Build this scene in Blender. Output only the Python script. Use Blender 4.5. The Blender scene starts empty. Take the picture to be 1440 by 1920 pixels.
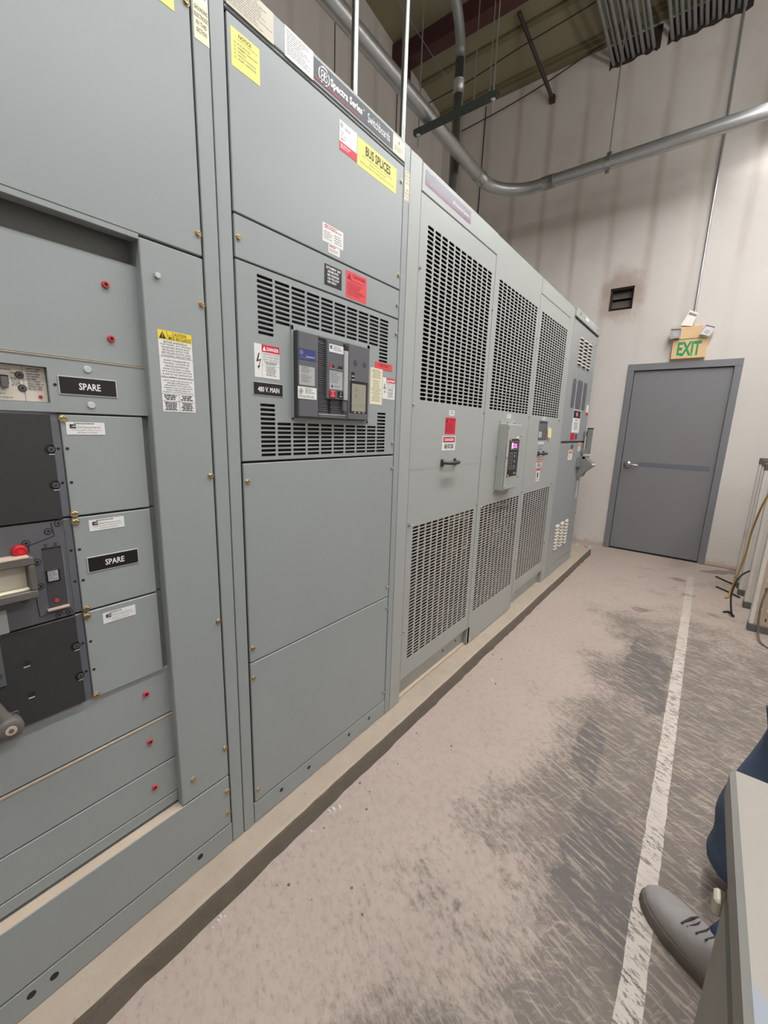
import bpy, math, random
from mathutils import Vector, Matrix
random.seed(7)
S = bpy.context.scene
COL = S.collection

# ------------------------------------------------------------------ camera, world, lights, exposure
CAM = Vector((1.002, 0.0, 1.377))
cd = bpy.data.cameras.new('camera'); cam = bpy.data.objects.new('camera', cd); COL.objects.link(cam)
cd.sensor_fit = 'VERTICAL'; cd.sensor_height = 36.0; cd.lens = 36.0 * 771.42 / 1920
cd.clip_start = 0.02; cd.clip_end = 60
R = Matrix(((0.7870, -0.1480, 0.5990), (0.6160, 0.1380, -0.7750), (0.0320, 0.9790, 0.2000)))
xa = R.col[0].normalized(); za = R.col[2] - R.col[2].dot(xa) * xa; za.normalize(); ya = za.cross(xa)
R = Matrix((xa, ya, za)).transposed()
cam.matrix_world = Matrix.Translation(CAM) @ R.to_4x4()
S.camera = cam
vs = S.view_settings
S.display_settings.display_device = 'sRGB'
vs.view_transform = 'Standard'; vs.look = 'None'; vs.gamma = 1.0; vs.use_curve_mapping = False
vs.exposure = 0.0
w = bpy.data.worlds.new('world'); S.world = w; w.use_nodes = True
w.node_tree.nodes['Background'].inputs[0].default_value = (0.6, 0.62, 0.66, 1)
w.node_tree.nodes['Background'].inputs[1].default_value = 0.05
LAMP_WATT = [36.0, 58.0, 40.0, 24.0, 20.0, 10.0]
LAMP_COLOR = (0.985, 0.99, 1.0)
# strip fixtures: (x, y0, y1, z)
LAMPS = [(1.090, 3.15, 5.56, 4.012), (1.095, 0.55, 2.97, 4.06), (1.095, -2.10, 0.32, 4.06),
         (3.10, 3.00, 5.42, 4.06), (3.10, -0.10, 2.32, 4.06), (3.10, -3.2, -0.78, 4.06)]  # far row: unseen fixtures added as fill light

# ------------------------------------------------------------------ materials
MATS = {}
def nodes(name):
    m = bpy.data.materials.new(name); m.use_nodes = True
    nt = m.node_tree; return m, nt, nt.nodes['Principled BSDF']
def N(nt, t, **kw):
    n = nt.nodes.new(t)
    for k, v in kw.items():
        if isinstance(v, tuple) and k.startswith('i'): pass
        setattr(n, k, v)
    return n
def L(nt, a, b): nt.links.new(a, b)
def lin(c):
    return tuple(((v / 255) / 12.92 if v / 255 <= 0.04045 else ((v / 255 + 0.055) / 1.055) ** 2.4) for v in c)
def mathn(nt, op, a, b=None, clamp=False):
    n = nt.nodes.new('ShaderNodeMath'); n.operation = op; n.use_clamp = clamp
    for i, v in enumerate((a, b)):
        if v is None: continue
        if isinstance(v, (int, float)): n.inputs[i].default_value = v
        else: nt.links.new(v, n.inputs[i])
    return n.outputs[0]
def mixc(nt, f, a, b):
    n = nt.nodes.new('ShaderNodeMix'); n.data_type = 'RGBA'
    if isinstance(f, (int, float)): n.inputs[0].default_value = f
    else: nt.links.new(f, n.inputs[0])
    for i, v in ((6, a), (7, b)):
        if isinstance(v, tuple): n.inputs[i].default_value = (*v[:3], 1)
        else: nt.links.new(v, n.inputs[i])
    return n.outputs[2]
def ramp(nt, f, p0, p1):
    n = nt.nodes.new('ShaderNodeMapRange'); n.interpolation_type = 'SMOOTHSTEP'
    nt.links.new(f, n.inputs[0]); n.inputs[1].default_value = p0; n.inputs[2].default_value = p1
    return n.outputs[0]
def coord(nt):
    return nt.nodes.new('ShaderNodeNewGeometry').outputs['Position']
def noise(nt, scale, det=4, rough=0.55, vec=None, sc=None, rot=(0, 0, 0)):
    n = nt.nodes.new('ShaderNodeTexNoise'); n.inputs['Scale'].default_value = scale
    n.inputs['Detail'].default_value = det; n.inputs['Roughness'].default_value = rough
    v = vec if vec is not None else coord(nt)
    if sc is not None:
        mp = nt.nodes.new('ShaderNodeMapping'); mp.inputs['Scale'].default_value = sc
        if rot != (0, 0, 0):
            m0 = nt.nodes.new('ShaderNodeMapping'); m0.inputs['Rotation'].default_value = rot
            nt.links.new(v, m0.inputs[0]); v = m0.outputs[0]
        nt.links.new(v, mp.inputs[0]); v = mp.outputs[0]
    nt.links.new(v, n.inputs['Vector']); return n.outputs['Fac']
def bump(nt, b, h, strength=0.2, dist=0.002):
    n = nt.nodes.new('ShaderNodeBump'); n.inputs['Strength'].default_value = strength; n.inputs['Distance'].default_value = dist
    nt.links.new(h, n.inputs['Height']); nt.links.new(n.outputs[0], b.inputs['Normal'])

def paint(name, c, rough=0.4, var=0.06, dirt=None, metal=0.0, nscale=6.0, bmp=0.05, spec=0.5):
    m, nt, b = nodes(name)
    n1 = noise(nt, nscale, 5)
    a = tuple(v * (1 - var) for v in c); d = tuple(min(1, v * (1 + var)) for v in c)
    col = mixc(nt, n1, a, d)
    if dirt:
        n2 = noise(nt, 2.5, 6, 0.65)
        col = mixc(nt, mathn(nt, 'MULTIPLY', ramp(nt, n2, 0.5, 0.75), 0.5), col, dirt)
    L(nt, col, b.inputs['Base Color'])
    b.inputs['Roughness'].default_value = rough; b.inputs['Metallic'].default_value = metal
    b.inputs['Specular IOR Level'].default_value = spec
    if bmp: bump(nt, b, noise(nt, 350, 2), bmp, 0.0006)
    MATS[name] = m; return m
paint('switchgear_paint', lin((148, 154, 153)), 0.34, 0.03)
paint('transformer_paint', lin((161, 164, 160)), 0.42, 0.03)
paint('disconnect_paint', lin((148, 152, 153)), 0.33, 0.03)
paint('dusty_paint', lin((190, 172, 152)), 0.8, 0.1, nscale=14)
paint('grille_dust', lin((168, 154, 142)), 0.8, 0.06)
paint('recess_paint', lin((128, 132, 130)), 0.5, 0.04)
paint('dark_gap', lin((38, 38, 38)), 0.8, 0.1)
paint('cavity', lin((34, 31, 29)), 0.85, 0.1)
paint('coil_resin', lin((112, 88, 62)), 0.6, 0.25, nscale=5)
paint('core_steel', lin((92, 84, 76)), 0.7, 0.2, nscale=9)
paint('black_plastic', lin((48, 49, 50)), 0.42, 0.06)
paint('module_black', lin((52, 52, 52)), 0.5, 0.12, nscale=12)
paint('breaker_grey', lin((92, 93, 97)), 0.45, 0.05)
paint('breaker_dark', lin((66, 66, 69)), 0.5, 0.05)
paint('zinc_strip', lin((120, 122, 130)), 0.35, 0.15, metal=0.4, nscale=20)
paint('cream_plastic', lin((206, 198, 186)), 0.55, 0.04)
paint('brass', lin((196, 176, 138)), 0.3, 0.1, metal=0.9, nscale=60)
paint('steel', lin((190, 190, 186)), 0.25, 0.08, metal=0.9, nscale=40)
paint('bright_emt', lin((135, 135, 132)), 0.36, 0.06, metal=1.0, nscale=25)
paint('galvanised', lin((172, 172, 170)), 0.36, 0.16, metal=0.85, nscale=30)
paint('galvanised_dull', lin((140, 142, 138)), 0.5, 0.15, metal=0.5, nscale=18)
paint('conduit_dark', lin((176, 177, 176)), 0.36, 0.14, metal=0.75, nscale=12)
paint('strut_green', lin((58, 66, 60)), 0.5, 0.1)
paint('brown_steel', lin((56, 44, 42)), 0.6, 0.15)
paint('red_iron', lin((74, 40, 40)), 0.7, 0.2, nscale=4)
paint('purlin', lin((120, 112, 84)), 0.7, 0.1)
paint('wire_black', lin((34, 32, 31)), 0.6, 0.1)
paint('cord_yellow', lin((176, 142, 66)), 0.55, 0.1)
paint('red_plastic', lin((200, 58, 68)), 0.4, 0.06)
paint('red_deep', lin((186, 24, 36)), 0.35, 0.05)
paint('plug_white', lin((188, 192, 192)), 0.5, 0.03)
paint('lab_white', lin((226, 226, 224)), 0.5, 0.02, bmp=0)
paint('lab_grey', lin((170, 172, 172)), 0.5, 0.04, bmp=0)
paint('lab_cream', lin((226, 218, 188)), 0.5, 0.03, bmp=0)
paint('lab_cream_dark', lin((196, 188, 168)), 0.5, 0.06, bmp=0)
paint('lab_yellow', lin((228, 222, 110)), 0.5, 0.03, bmp=0)
paint('lab_caution', lin((232, 208, 50)), 0.5, 0.03, bmp=0)
paint('lab_red', lin((222, 66, 72)), 0.5, 0.03, bmp=0)
paint('lab_crimson', lin((206, 30, 52)), 0.5, 0.03, bmp=0)
paint('lab_orange', lin((228, 130, 70)), 0.5, 0.03, bmp=0)
paint('lab_black', lin((26, 25, 26)), 0.35, 0.03, bmp=0)
paint('lab_charcoal', lin((62, 62, 68)), 0.3, 0.03, bmp=0)
paint('lab_purple', lin((122, 118, 130)), 0.3, 0.03, bmp=0)
paint('lab_blue', lin((52, 62, 120)), 0.35, 0.03, bmp=0)
paint('ink', lin((40, 38, 38)), 0.6, 0.02, bmp=0)
paint('ink_soft', lin((120, 118, 116)), 0.6, 0.02, bmp=0)
paint('ink_white', lin((236, 236, 234)), 0.5, 0.02, bmp=0)
paint('ink_red', lin((196, 60, 70)), 0.6, 0.02, bmp=0)
paint('ink_dark_red', lin((120, 24, 30)), 0.6, 0.02, bmp=0)
paint('lab_edge', lin((190, 192, 192)), 0.4, 0.02, bmp=0)
paint('window_tint', lin((92, 92, 96)), 0.15, 0.05, bmp=0)
paint('display_glass', lin((150, 148, 132)), 0.15, 0.08, bmp=0)
paint('door_grey', lin((129, 128, 130)), 0.45, 0.04, nscale=3)
paint('door_band', lin((108, 109, 118)), 0.5, 0.03)
paint('frame_grey', lin((124, 125, 128)), 0.45, 0.04, nscale=3)
paint('exit_beige', lin((226, 190, 142)), 0.5, 0.03)
paint('exit_green', lin((28, 150, 84)), 0.4, 0.03)
paint('lamp_lens', lin((168, 162, 158)), 0.3, 0.12, nscale=40)
paint('lamp_shell', lin((196, 178, 150)), 0.5, 0.05)
paint('tag_paper', lin((232, 224, 216)), 0.6, 0.03, bmp=0)
paint('tag_manila', lin((226, 208, 160)), 0.6, 0.03, bmp=0)
paint('soot', lin((52, 44, 40)), 0.9, 0.25, nscale=20)
paint('panel_white', lin((214, 209, 202)), 0.45, 0.06, dirt=lin((160, 142, 120)), nscale=12)
paint('panel_beige', lin((182, 164, 142)), 0.6, 0.08, dirt=lin((150, 128, 104)), nscale=8)
paint('panel_cap', lin((96, 92, 88)), 0.55, 0.15, nscale=14)
paint('box_side', lin((150, 148, 142)), 0.5, 0.07, dirt=lin((168, 160, 148)), nscale=9)
paint('jeans', lin((74, 90, 114)), 0.85, 0.28, nscale=28)
paint('jeans_hem', lin((48, 66, 112)), 0.85, 0.2, nscale=40)
paint('boot_leather', lin((158, 153, 150)), 0.7, 0.25, dirt=lin((96, 88, 84)), nscale=22)
paint('boot_sole', lin((112, 104, 94)), 0.75, 0.15, nscale=20)
paint('lace', lin((66, 60, 58)), 0.8, 0.2)
paint('shirt_black', lin((30, 29, 30)), 0.85, 0.15)
paint('skin', lin((200, 154, 128)), 0.55, 0.05)
paint('hair', lin((60, 44, 34)), 0.7, 0.2)
paint('debris_pale', lin((206, 200, 194)), 0.8, 0.08)
paint('debris_dark', lin((122, 106, 92)), 0.9, 0.2)
paint('lamp_housing', lin((230, 230, 228)), 0.5, 0.02)
paint('eye_white', lin((230, 226, 220)), 0.3, 0.02)
paint('lip', lin((170, 104, 92)), 0.5, 0.03)

def emit(name, c, s):
    m, nt, b = nodes(name)
    b.inputs['Base Color'].default_value = (*c, 1); b.inputs['Emission Color'].default_value = (*c, 1)
    b.inputs['Emission Strength'].default_value = s; MATS[name] = m
emit('tube_glow', (0.985, 0.985, 1.0), 20.0)
emit('digit_pink', (1.0, 0.12, 0.55), 3.0)
emit('digit_white', (1.0, 0.55, 0.75), 2.5)
emit('exit_glow', (0.03, 0.75, 0.25), 0.5)

# dusty grey top of the metal box
def m_boxtop():
    m, nt, b = nodes('box_top')
    n = noise(nt, 3.2, 3, 0.5); t = ramp(nt, n, 0.50, 0.53)
    f = noise(nt, 60, 4)
    col = mixc(nt, t, lin((136, 144, 157)), lin((150, 143, 133)))
    col = mixc(nt, mathn(nt, 'MULTIPLY', f, 0.18), col, lin((150, 146, 140)))
    L(nt, col, b.inputs['Base Color']); b.inputs['Roughness'].default_value = 0.55
    MATS['box_top'] = m
m_boxtop()

# concrete floor with dust film, scuffs and a worn painted stripe
def m_floor():
    m, nt, b = nodes('floor_concrete')
    P = coord(nt); sp = nt.nodes.new('ShaderNodeSeparateXYZ'); L(nt, P, sp.inputs[0])
    x, y = sp.outputs[0], sp.outputs[1]
    dusty = mixc(nt, noise(nt, 2.2, 5), lin((168, 152, 141)), lin((182, 167, 155)))
    dusty = mixc(nt, mathn(nt, 'MULTIPLY', ramp(nt, noise(nt, 30, 6, 0.7), 0.45, 0.8), 0.35), dusty, lin((122, 111, 103)))
    bare = mixc(nt, noise(nt, 3.5, 6, 0.6), lin((94, 88, 84)), lin((126, 116, 107)))
    s1 = ramp(nt, noise(nt, 1.0, 6, 0.7, P, (9, 60, 1), (0, 0, 0.35)), 0.50, 0.60)
    s2 = ramp(nt, noise(nt, 1.0, 6, 0.7, P, (55, 8, 1), (0, 0, 0.5)), 0.56, 0.66)
    s3 = ramp(nt, noise(nt, 1.0, 5, 0.7, P, (10, 70, 1), (0, 0, -0.5)), 0.55, 0.65)
    st = mathn(nt, 'ADD', mathn(nt, 'ADD', mathn(nt, 'MULTIPLY', s1, 0.6), mathn(nt, 'MULTIPLY', s2, 0.35)), mathn(nt, 'MULTIPLY', s3, 0.45), True)
    bare = mixc(nt, mathn(nt, 'MULTIPLY', st, 0.95), bare, lin((178, 162, 147)))
    # amount of bare floor: grows away from the pad, broken up by patches
    gx = ramp(nt, mathn(nt, 'ADD', x, mathn(nt, 'MULTIPLY', mathn(nt, 'SUBTRACT', noise(nt, 1.6, 4, 0.6), 0.5), 1.5)), 0.36, 0.95)
    gy = mathn(nt, 'SUBTRACT', 1.0, ramp(nt, mathn(nt, 'ADD', y, mathn(nt, 'MULTIPLY', noise(nt, 1.2, 4), 1.6)), 3.9, 5.4))
    g = mathn(nt, 'MULTIPLY', gx, gy)
    g = mathn(nt, 'MULTIPLY', g, mathn(nt, 'ADD', 0.62, mathn(nt, 'MULTIPLY', ramp(nt, noise(nt, 5, 4), 0.35, 0.6), 0.38)))
    far = mathn(nt, 'MULTIPLY', ramp(nt, noise(nt, 2.6, 5, 0.65), 0.52, 0.6), 0.4)
    g = mathn(nt, 'MAXIMUM', g, mathn(nt, 'MULTIPLY', far, ramp(nt, x, 0.2, 0.6)))
    fine = noise(nt, 34, 8, 0.8, P, (1, 1.7, 1), (0, 0, 0.5))
    g = ramp(nt, mathn(nt, 'ADD', fine, mathn(nt, 'ADD', mathn(nt, 'MULTIPLY', mathn(nt, 'SUBTRACT', g, 0.5), 0.42), mathn(nt, 'MULTIPLY', mathn(nt, 'SUBTRACT', 1.0, ramp(nt, y, 0.6, 2.6)), 0.09))), 0.36, 0.66)
    tile = mathn(nt, 'MULTIPLY', ramp(nt, noise(nt, 2.3, 2, 0.4), 0.60, 0.63), ramp(nt, x, 0.55, 0.75))
    g = mathn(nt, 'MAXIMUM', g, mathn(nt, 'MULTIPLY', tile, 0.9))
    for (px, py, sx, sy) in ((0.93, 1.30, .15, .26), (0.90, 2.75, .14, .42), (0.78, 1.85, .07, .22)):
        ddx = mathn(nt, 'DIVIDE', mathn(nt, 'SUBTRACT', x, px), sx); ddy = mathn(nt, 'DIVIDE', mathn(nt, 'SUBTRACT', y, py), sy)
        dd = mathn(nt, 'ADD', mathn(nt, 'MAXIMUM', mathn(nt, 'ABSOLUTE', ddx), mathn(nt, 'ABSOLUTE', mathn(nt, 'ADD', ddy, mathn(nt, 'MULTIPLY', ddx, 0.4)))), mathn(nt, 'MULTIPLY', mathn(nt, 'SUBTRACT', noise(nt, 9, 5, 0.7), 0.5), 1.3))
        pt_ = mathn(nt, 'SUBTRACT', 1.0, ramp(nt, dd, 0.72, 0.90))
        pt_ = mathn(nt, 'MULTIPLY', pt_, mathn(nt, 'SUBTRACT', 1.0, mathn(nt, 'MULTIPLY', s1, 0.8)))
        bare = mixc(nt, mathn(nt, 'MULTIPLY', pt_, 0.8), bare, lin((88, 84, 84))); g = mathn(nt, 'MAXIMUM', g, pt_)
    col = mixc(nt, mathn(nt, 'MULTIPLY', g, 0.9), dusty, bare)
    # dark speckle
    vo = nt.nodes.new('ShaderNodeTexVoronoi'); vo.inputs['Scale'].default_value = 26; L(nt, P, vo.inputs['Vector'])
    sk = mathn(nt, 'MULTIPLY', mathn(nt, 'SUBTRACT', 1.0, ramp(nt, vo.outputs['Distance'], 0.05, 0.16)), ramp(nt, noise(nt, 4, 4), 0.52, 0.62))
    col = mixc(nt, mathn(nt, 'MULTIPLY', sk, 0.45), col, lin((100, 84, 72)))
    # stripe
    wob = mathn(nt, 'MULTIPLY', mathn(nt, 'SUBTRACT', noise(nt, 14, 3), 0.5), 0.012)
    d = mathn(nt, 'ABSOLUTE', mathn(nt, 'SUBTRACT', mathn(nt, 'ADD', x, wob), 1.052))
    on = mathn(nt, 'MULTIPLY', mathn(nt, 'LESS_THAN', d, 0.028), mathn(nt, 'LESS_THAN', y, 5.05))
    wr = ramp(nt, noise(nt, 1.0, 7, 0.8, P, (20, 62, 1), (0, 0, 0.35)), 0.52, 0.55)
    wy = ramp(nt, noise(nt, 1.0, 3, 0.5, P, (0.3, 3.2, 1)), 0.38, 0.55)
    far2 = ramp(nt, y, 2.9, 5.0)
    wear = mathn(nt, 'MULTIPLY', wr, mathn(nt, 'ADD', 0.22, wy), True)
    on = mathn(nt, 'MULTIPLY', on, mathn(nt, 'SUBTRACT', 1.0, wear, True))
    on = mathn(nt, 'MULTIPLY', on, mathn(nt, 'SUBTRACT', 0.92, mathn(nt, 'MULTIPLY', far2, 0.55)))
    col = mixc(nt, on, col, lin((206, 195, 184)))
    L(nt, col, b.inputs['Base Color']); b.inputs['Roughness'].default_value = 0.72
    b.inputs['Specular IOR Level'].default_value = 0.35
    bump(nt, b, noise(nt, 70, 6, 0.7), 0.25, 0.003)
    MATS['floor_concrete'] = m
m_floor()
def m_pad():
    m, nt, b = nodes('pad_concrete')
    P = coord(nt); sp = nt.nodes.new('ShaderNodeSeparateXYZ'); L(nt, P, sp.inputs[0])
    nn = nt.nodes.new('ShaderNodeNewGeometry'); s2 = nt.nodes.new('ShaderNodeSeparateXYZ'); L(nt, nn.outputs['Normal'], s2.inputs[0])
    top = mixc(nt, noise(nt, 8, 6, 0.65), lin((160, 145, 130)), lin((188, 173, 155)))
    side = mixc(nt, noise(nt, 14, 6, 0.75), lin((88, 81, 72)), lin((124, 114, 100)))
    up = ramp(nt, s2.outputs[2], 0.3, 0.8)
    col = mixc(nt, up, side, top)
    col = mixc(nt, mathn(nt, 'MULTIPLY', ramp(nt, noise(nt, 40, 5, 0.7), 0.6, 0.75), 0.5), col, lin((104, 92, 80)))
    L(nt, col, b.inputs['Base Color']); b.inputs['Roughness'].default_value = 0.85
    bump(nt, b, noise(nt, 60, 6, 0.75), 0.6, 0.006)
    MATS['pad_concrete'] = m
m_pad()
def m_wall(name, axis, vent=False):
    m, nt, b = nodes(name)
    P = coord(nt); sp = nt.nodes.new('ShaderNodeSeparateXYZ'); L(nt, P, sp.inputs[0])
    u = sp.outputs[axis]; z = sp.outputs[2]
    base = mixc(nt, noise(nt, 1.3, 4), lin((205, 198, 190)), lin((222, 217, 211)))
    sc = (6, 6, 0.6)
    st = noise(nt, 1.0, 5, 0.6, P, sc)
    ph = mathn(nt, 'ABSOLUTE', mathn(nt, 'SUBTRACT', mathn(nt, 'FRACT', mathn(nt, 'DIVIDE', mathn(nt, 'ADD', u, 20.3), 0.405)), 0.5))
    rib = mathn(nt, 'SUBTRACT', 1.0, ramp(nt, ph, 0.0, 0.17))
    hz = ramp(nt, z, 1.8, 3.6)
    amt = mathn(nt, 'MULTIPLY', mathn(nt, 'MULTIPLY', rib, ramp(nt, st, 0.30, 0.62)), hz)
    col = mixc(nt, mathn(nt, 'MULTIPLY', amt, 0.38), base, lin((150, 132, 116)))
    blot = mathn(nt, 'MULTIPLY', ramp(nt, noise(nt, 1.1, 5, 0.6), 0.45, 0.72), ramp(nt, z, 2.0, 4.4))
    col = mixc(nt, mathn(nt, 'MULTIPLY', blot, 0.25), col, lin((166, 150, 132)))
    # grime along the foot of the wall
    ft = mathn(nt, 'SUBTRACT', 1.0, ramp(nt, mathn(nt, 'ADD', z, mathn(nt, 'MULTIPLY', noise(nt, 18, 5), 0.16)), 0.09, 0.17))
    col = mixc(nt, mathn(nt, 'MULTIPLY', ft, 0.55), col, lin((172, 150, 128)))
    if vent:
        dx = mathn(nt, 'DIVIDE', mathn(nt, 'ADD', u, 0.05), 0.30); dz = mathn(nt, 'DIVIDE', mathn(nt, 'SUBTRACT', z, 2.95), 0.36)
        r = mathn(nt, 'SQRT', mathn(nt, 'ADD', mathn(nt, 'MULTIPLY', dx, dx), mathn(nt, 'MULTIPLY', dz, dz)))
        r = mathn(nt, 'ADD', r, mathn(nt, 'MULTIPLY', mathn(nt, 'SUBTRACT', noise(nt, 7, 4), 0.5), 0.7))
        so = mathn(nt, 'SUBTRACT', 1.0, ramp(nt, r, 0.45, 1.0))
        col = mixc(nt, mathn(nt, 'MULTIPLY', so, 0.6), col, lin((150, 124, 106)))
    L(nt, col, b.inputs['Base Color']); b.inputs['Roughness'].default_value = 0.8
    b.inputs['Specular IOR Level'].default_value = 0.25
    rb = mathn(nt, 'ADD', mathn(nt, 'MULTIPLY', rib, -1.0), mathn(nt, 'MULTIPLY', noise(nt, 30, 5), 0.2))
    bump(nt, b, rb, 0.35, 0.01)
    MATS[name] = m
m_wall('wall_back_paint', 0, True); m_wall('wall_side_paint', 1)
paint('roof_liner', lin((140, 133, 106)), 0.75, 0.08, nscale=1.5)

# ------------------------------------------------------------------ geometry helpers
class MB:
    def __init__(s): s.v = []; s.f = []; s.m = []; s.s = []; s.M = []
    def mi(s, n):
        if n not in s.M: s.M.append(n)
        return s.M.index(n)
    def face(s, pts, m, sm=False):
        k = len(s.v); s.v += [tuple(p) for p in pts]; s.f.append(tuple(range(k, k + len(pts)))); s.m.append(s.mi(m)); s.s.append(sm)
    def mesh(s, verts, faces, m, sm=False):
        k = len(s.v); s.v += [tuple(p) for p in verts]; i = s.mi(m)
        for f in faces: s.f.append(tuple(k + a for a in f)); s.m.append(i); s.s.append(sm)
    def box(s, x0, x1, y0, y1, z0, z1, m, b=0.0):
        x0, x1 = sorted((x0, x1)); y0, y1 = sorted((y0, y1)); z0, z1 = sorted((z0, z1))
        if b <= 0:
            v = [(x, y, z) for x in (x0, x1) for y in (y0, y1) for z in (z0, z1)]
            s.mesh(v, [(0, 1, 3, 2), (4, 6, 7, 5), (0, 4, 5, 1), (2, 3, 7, 6), (0, 2, 6, 4), (1, 5, 7, 3)], m); return
        # all edges chamfered
        V = []; idx = {}
        c = ((x0 + x1) / 2, (y0 + y1) / 2, (z0 + z1) / 2); h = ((x1 - x0) / 2, (y1 - y0) / 2, (z1 - z0) / 2)
        b = min(b, min(h) * 0.9)
        for sx in (-1, 1):
            for sy in (-1, 1):
                for sz in (-1, 1):
                    for ax in range(3):
                        sg = (sx, sy, sz)
                        p = [c[i] + sg[i] * (h[i] if i == ax else h[i] - b) for i in range(3)]
                        idx[(sx, sy, sz, ax)] = len(V); V.append(p)
        F = []
        for ax in range(3):
            o = [i for i in range(3) if i != ax]
            for sg in (-1, 1):
                q = []
                for a, bb in ((-1, -1), (1, -1), (1, 1), (-1, 1)):
                    t = [0, 0, 0]; t[ax] = sg; t[o[0]] = a; t[o[1]] = bb; q.append(idx[(*t, ax)])
                F.append(q)
            for a in (-1, 1):
                for bb in (-1, 1):
                    t0 = [0, 0, 0]; t1 = [0, 0, 0]; t0[ax] = -1; t1[ax] = 1
                    for t in (t0, t1): t[o[0]] = a; t[o[1]] = bb
                    F.append([idx[(*t0, o[0])], idx[(*t1, o[0])], idx[(*t1, o[1])], idx[(*t0, o[1])]])
        for sx in (-1, 1):
            for sy in (-1, 1):
                for sz in (-1, 1): F.append([idx[(sx, sy, sz, i)] for i in range(3)])
        # orient outward
        G = []
        for f in F:
            a, b2, c2 = (Vector(V[f[i]]) for i in range(3)); n = (b2 - a).cross(c2 - a)
            ctr = sum((Vector(V[i]) for i in f), Vector()) / len(f) - Vector(c)
            G.append(tuple(f) if n.dot(ctr) > 0 else tuple(reversed(f)))
        s.mesh(V, G, m)
    def tube(s, pts, r, m, n=12, cap=True, sm=True):
        pts = [Vector(p) for p in pts]; rs = r if isinstance(r, (list, tuple)) else [r] * len(pts)
        V = []; up = None
        for i, p in enumerate(pts):
            t = (pts[min(i + 1, len(pts) - 1)] - pts[max(i - 1, 0)]).normalized()
            if up is None:
                up = Vector((0, 0, 1)) if abs(t.z) < 0.9 else Vector((1, 0, 0))
            a = (up - up.dot(t) * t).normalized(); up = a; bq = t.cross(a)
            for k in range(n):
                th = 2 * math.pi * k / n; V.append(p + rs[i] * (math.cos(th) * a + math.sin(th) * bq))
        F = []
        for i in range(len(pts) - 1):
            for k in range(n):
                k2 = (k + 1) % n; F.append((i * n + k, i * n + k2, (i + 1) * n + k2, (i + 1) * n + k))
        s.mesh(V, F, m, sm)
        if cap:
            s.face([V[k] for k in reversed(range(n))], m); s.face([V[(len(pts) - 1) * n + k] for k in range(n)], m)
    def lathe(s, o, ax, prof, m, n=16, sm=True):
        # prof: list of (distance along axis, radius)
        o = Vector(o); ax = Vector(ax).normalized(); 
        up = Vector((0, 0, 1)) if abs(ax.z) < 0.9 else Vector((1, 0, 0)); a = (up - up.dot(ax) * ax).normalized(); bq = ax.cross(a)
        V = [o + ax * d + r * (math.cos(2 * math.pi * k / n) * a + math.sin(2 * math.pi * k / n) * bq) for d, r in prof for k in range(n)]
        F = [(i * n + k, i * n + (k + 1) % n, (i + 1) * n + (k + 1) % n, (i + 1) * n + k) for i in range(len(prof) - 1) for k in range(n)]
        s.mesh(V, F, m, sm); s.face([V[(len(prof) - 1) * n + k] for k in range(n)], m); s.face([V[k] for k in reversed(range(n))], m)
    # ---- decoration on a plane: o origin (lower left), ud, vd unit dirs
    def plane(s, o, ud, vd): s.o = Vector(o); s.ud = Vector(ud); s.vd = Vector(vd); s.nd = s.ud.cross(s.vd)
    def pt(s, u, v, d=0): return s.o + s.ud * u + s.vd * v + s.nd * d
    def rect(s, u0, v0, u1, v1, m, d=0): s.face([s.pt(u0, v0, d), s.pt(u1, v0, d), s.pt(u1, v1, d), s.pt(u0, v1, d)], m)
    def poly(s, uv, m, d=0): s.face([s.pt(u, v, d) for u, v in uv], m)
    def text(s, t, u0, v0, u1, v1, m, d=0, bold=0.0):
        V, F = glyphs(t, bold)
        if not V: return
        xs = [a[0] for a in V]; ys = [a[1] for a in V]
        w_, h_ = max(xs) - min(xs) or 1, max(ys) - min(ys) or 1; x0, y0 = min(xs), min(ys)
        s.mesh([s.pt(u0 + (a - x0) / w_ * (u1 - u0), v0 + (b_ - y0) / h_ * (v1 - v0), d) for a, b_ in V], F, m)
    def micro(s, u0, v0, u1, v1, n, m, d=0, fill=0.45, centre=False):
        # rows of unreadably small print
        ph = (v1 - v0) / n
        for i in range(n):
            vt = v1 - i * ph; L_ = (u1 - u0) * random.uniform(0.6, 1.0); a = u0 + ((u1 - u0) - L_) / 2 if centre else u0
            e = a + L_
            while a < e - ph * 0.5:
                wl = min(random.uniform(0.9, 3.2) * ph, e - a); s.rect(a, vt - ph * fill, a + wl, vt, m, d); a += wl + ph * 0.35
    def build(s, name, parent=None, props=None):
        me = bpy.data.meshes.new(name); off = Vector((0, 0, 0))
        p = parent
        while p is not None: off += p.location; p = p.parent
        if parent is None and props and 'base' in props: off = Vector(props.pop('base'))
        me.from_pydata([tuple(Vector(a) - off) for a in s.v], [], s.f)
        for n in s.M: me.materials.append(MATS[n])
        me.polygons.foreach_set('material_index', s.m); me.polygons.foreach_set('use_smooth', s.s); me.update()
        o = bpy.data.objects.new(name, me); COL.objects.link(o)
        if parent is not None: o.parent = parent
        else: o.location = off
        if props:
            for k, v_ in props.items(): o[k] = v_
        return o
_g = {}
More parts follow.
